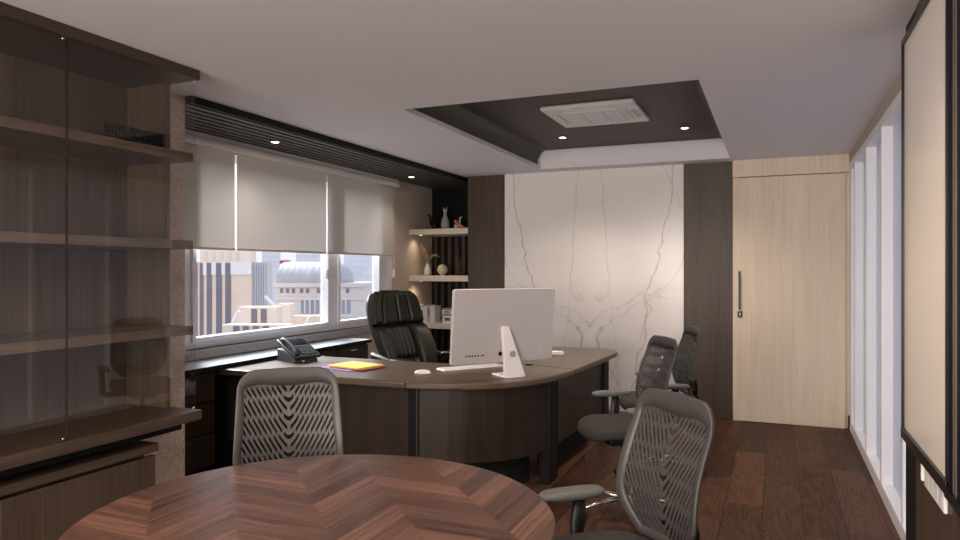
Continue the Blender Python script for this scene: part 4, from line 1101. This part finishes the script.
t, r_ = bld(277.5, 290, 304, 205, 5, 'tan2', 'narrow tan roof block beside the stepped tan block')
t, r_ = bld(291, 328, 316, 215, 5, 'tan', 'tan roofed block below the domed stone building')
# white struts on roofs (cranes for window cleaning)
def strut(p0, p1, d, label):
    q = []
    for px_, y_ in (p0, p1):
        x, y = cam_pt(px_, d); q.append((x, y, zpx(y_, d)))
    o = MB().tube(q, .45, 8).build('roof_crane_arm', 'cpanel'); tag(o, label, 'crane arm', 'white roof arms seen outside'); 
strut((265, 296), (276, 307), 200, 'white slanted roof arm above the narrow tan roof block')
strut((233, 323), (239, 311), 168, 'white slanted roof arm above the low tan block')
strut((310, 316), (305, 325), 205, 'white slanted roof arm on the block below the domed building')
# domed building with a barrel roof
d = 380; s = d/699
x, y = cam_pt(322, d)
t = thing('domed_building', (x, y, GZ), 'grey stone building with a long curved lead roof outside the window', 'building', rz=YAW)
def zl(yy): return zpx(yy, d)-GZ
MB().box(-47*s, 42*s, 0, 40, 0, zl(287)).build('wall', 'cstone', t)
MB().box(-48*s, 43*s, -1.0, 41, zl(287), zl(283)).build('cornice', 'cstone', t)
MB().box(-47.5*s, 42.5*s, -.7, 1, zl(300), zl(297)).build('cornice', 'cstone', t)
MB().box(-47.5*s, 42.5*s, -.5, 1, zl(317), zl(314)).build('cornice', 'cstone', t)
def barrel(u, v):
    xx = -46*s+ (70*s)*u; a = PI*v
    cap = 1.0
    if u > .8: cap = math.sqrt(max(0, 1-((u-.8)/.2)**2))
    return (xx, 20-20*math.cos(a)*max(cap, .02), zl(283)+ (zl(261.5)-zl(283))*math.sin(a)*max(cap, .02))
MB().grid(barrel, 36, 20).build('barrel_roof', 'lead', t, smooth=True)
rb = MB()
for i in range(9):
    u = .04+i*.09
    rb.tube([Vector(barrel(u, v/16)) + Vector((0, .05, -.12)) for v in range(2, 11)], .30, 6)
rb.build('roof_ribs', 'lead', t)
def win(a, b, y0, y1, m_='cwin'): MB().box((a-322)*s, (b-322)*s, -.3, .5, zl(y1), zl(y0)).build('window', m_, t)
for a in (280, 286, 292, 300, 306, 317, 323, 346): win(a, a+3.2, 288.5, 293)
for a in (302, 306.5, 311.5, 317, 322, 343, 347): win(a, a+3.6, 299.5, 313, 'cwin2')
for a in (307, 316, 325, 344): win(a, a+3.6, 320, 328)
for a in (307, 316, 325, 344): win(a, a+3.6, 334, 342)
for a in (300.5, 305.3, 310.3, 315.4, 320.5, 325.8, 341, 346): 
    MB().lathe([(1.0*s, 0), (1.0*s, zl(299.5)-zl(313.5))], 10, LT(((a-322)*s, -.4, zl(313.5)))).build('column', 'cstone', t)
# hazy far blocks
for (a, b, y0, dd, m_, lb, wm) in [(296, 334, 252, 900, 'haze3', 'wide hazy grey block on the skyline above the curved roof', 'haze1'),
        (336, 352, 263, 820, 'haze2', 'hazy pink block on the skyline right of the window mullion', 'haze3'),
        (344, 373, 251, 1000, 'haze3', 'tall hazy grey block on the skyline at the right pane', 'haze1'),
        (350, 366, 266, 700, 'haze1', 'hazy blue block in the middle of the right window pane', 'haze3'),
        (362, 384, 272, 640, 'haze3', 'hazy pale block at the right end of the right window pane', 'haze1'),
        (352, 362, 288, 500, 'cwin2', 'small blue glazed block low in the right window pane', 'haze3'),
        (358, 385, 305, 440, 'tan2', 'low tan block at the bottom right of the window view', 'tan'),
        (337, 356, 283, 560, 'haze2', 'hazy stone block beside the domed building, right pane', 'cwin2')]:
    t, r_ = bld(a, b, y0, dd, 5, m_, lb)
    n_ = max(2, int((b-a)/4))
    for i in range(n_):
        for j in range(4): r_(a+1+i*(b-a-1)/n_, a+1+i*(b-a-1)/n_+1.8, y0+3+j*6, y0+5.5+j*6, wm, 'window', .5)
x, y = cam_pt(284, 700)
tp = thing('roof_lantern', (cam_pt(285, 420)[0], cam_pt(285, 420)[1], zpx(262, 420)-1), 'small red roof lantern on the skyline above the curved roof', 'roof lantern')
MB().box(-2.4, 2.4, -2, 2, 0, 1.8).build('body', 'maroon', tp); MB().box(-2.8, 2.8, -2.4, 2.4, 1.8, 2.4).build('cap', 'haze2', tp)
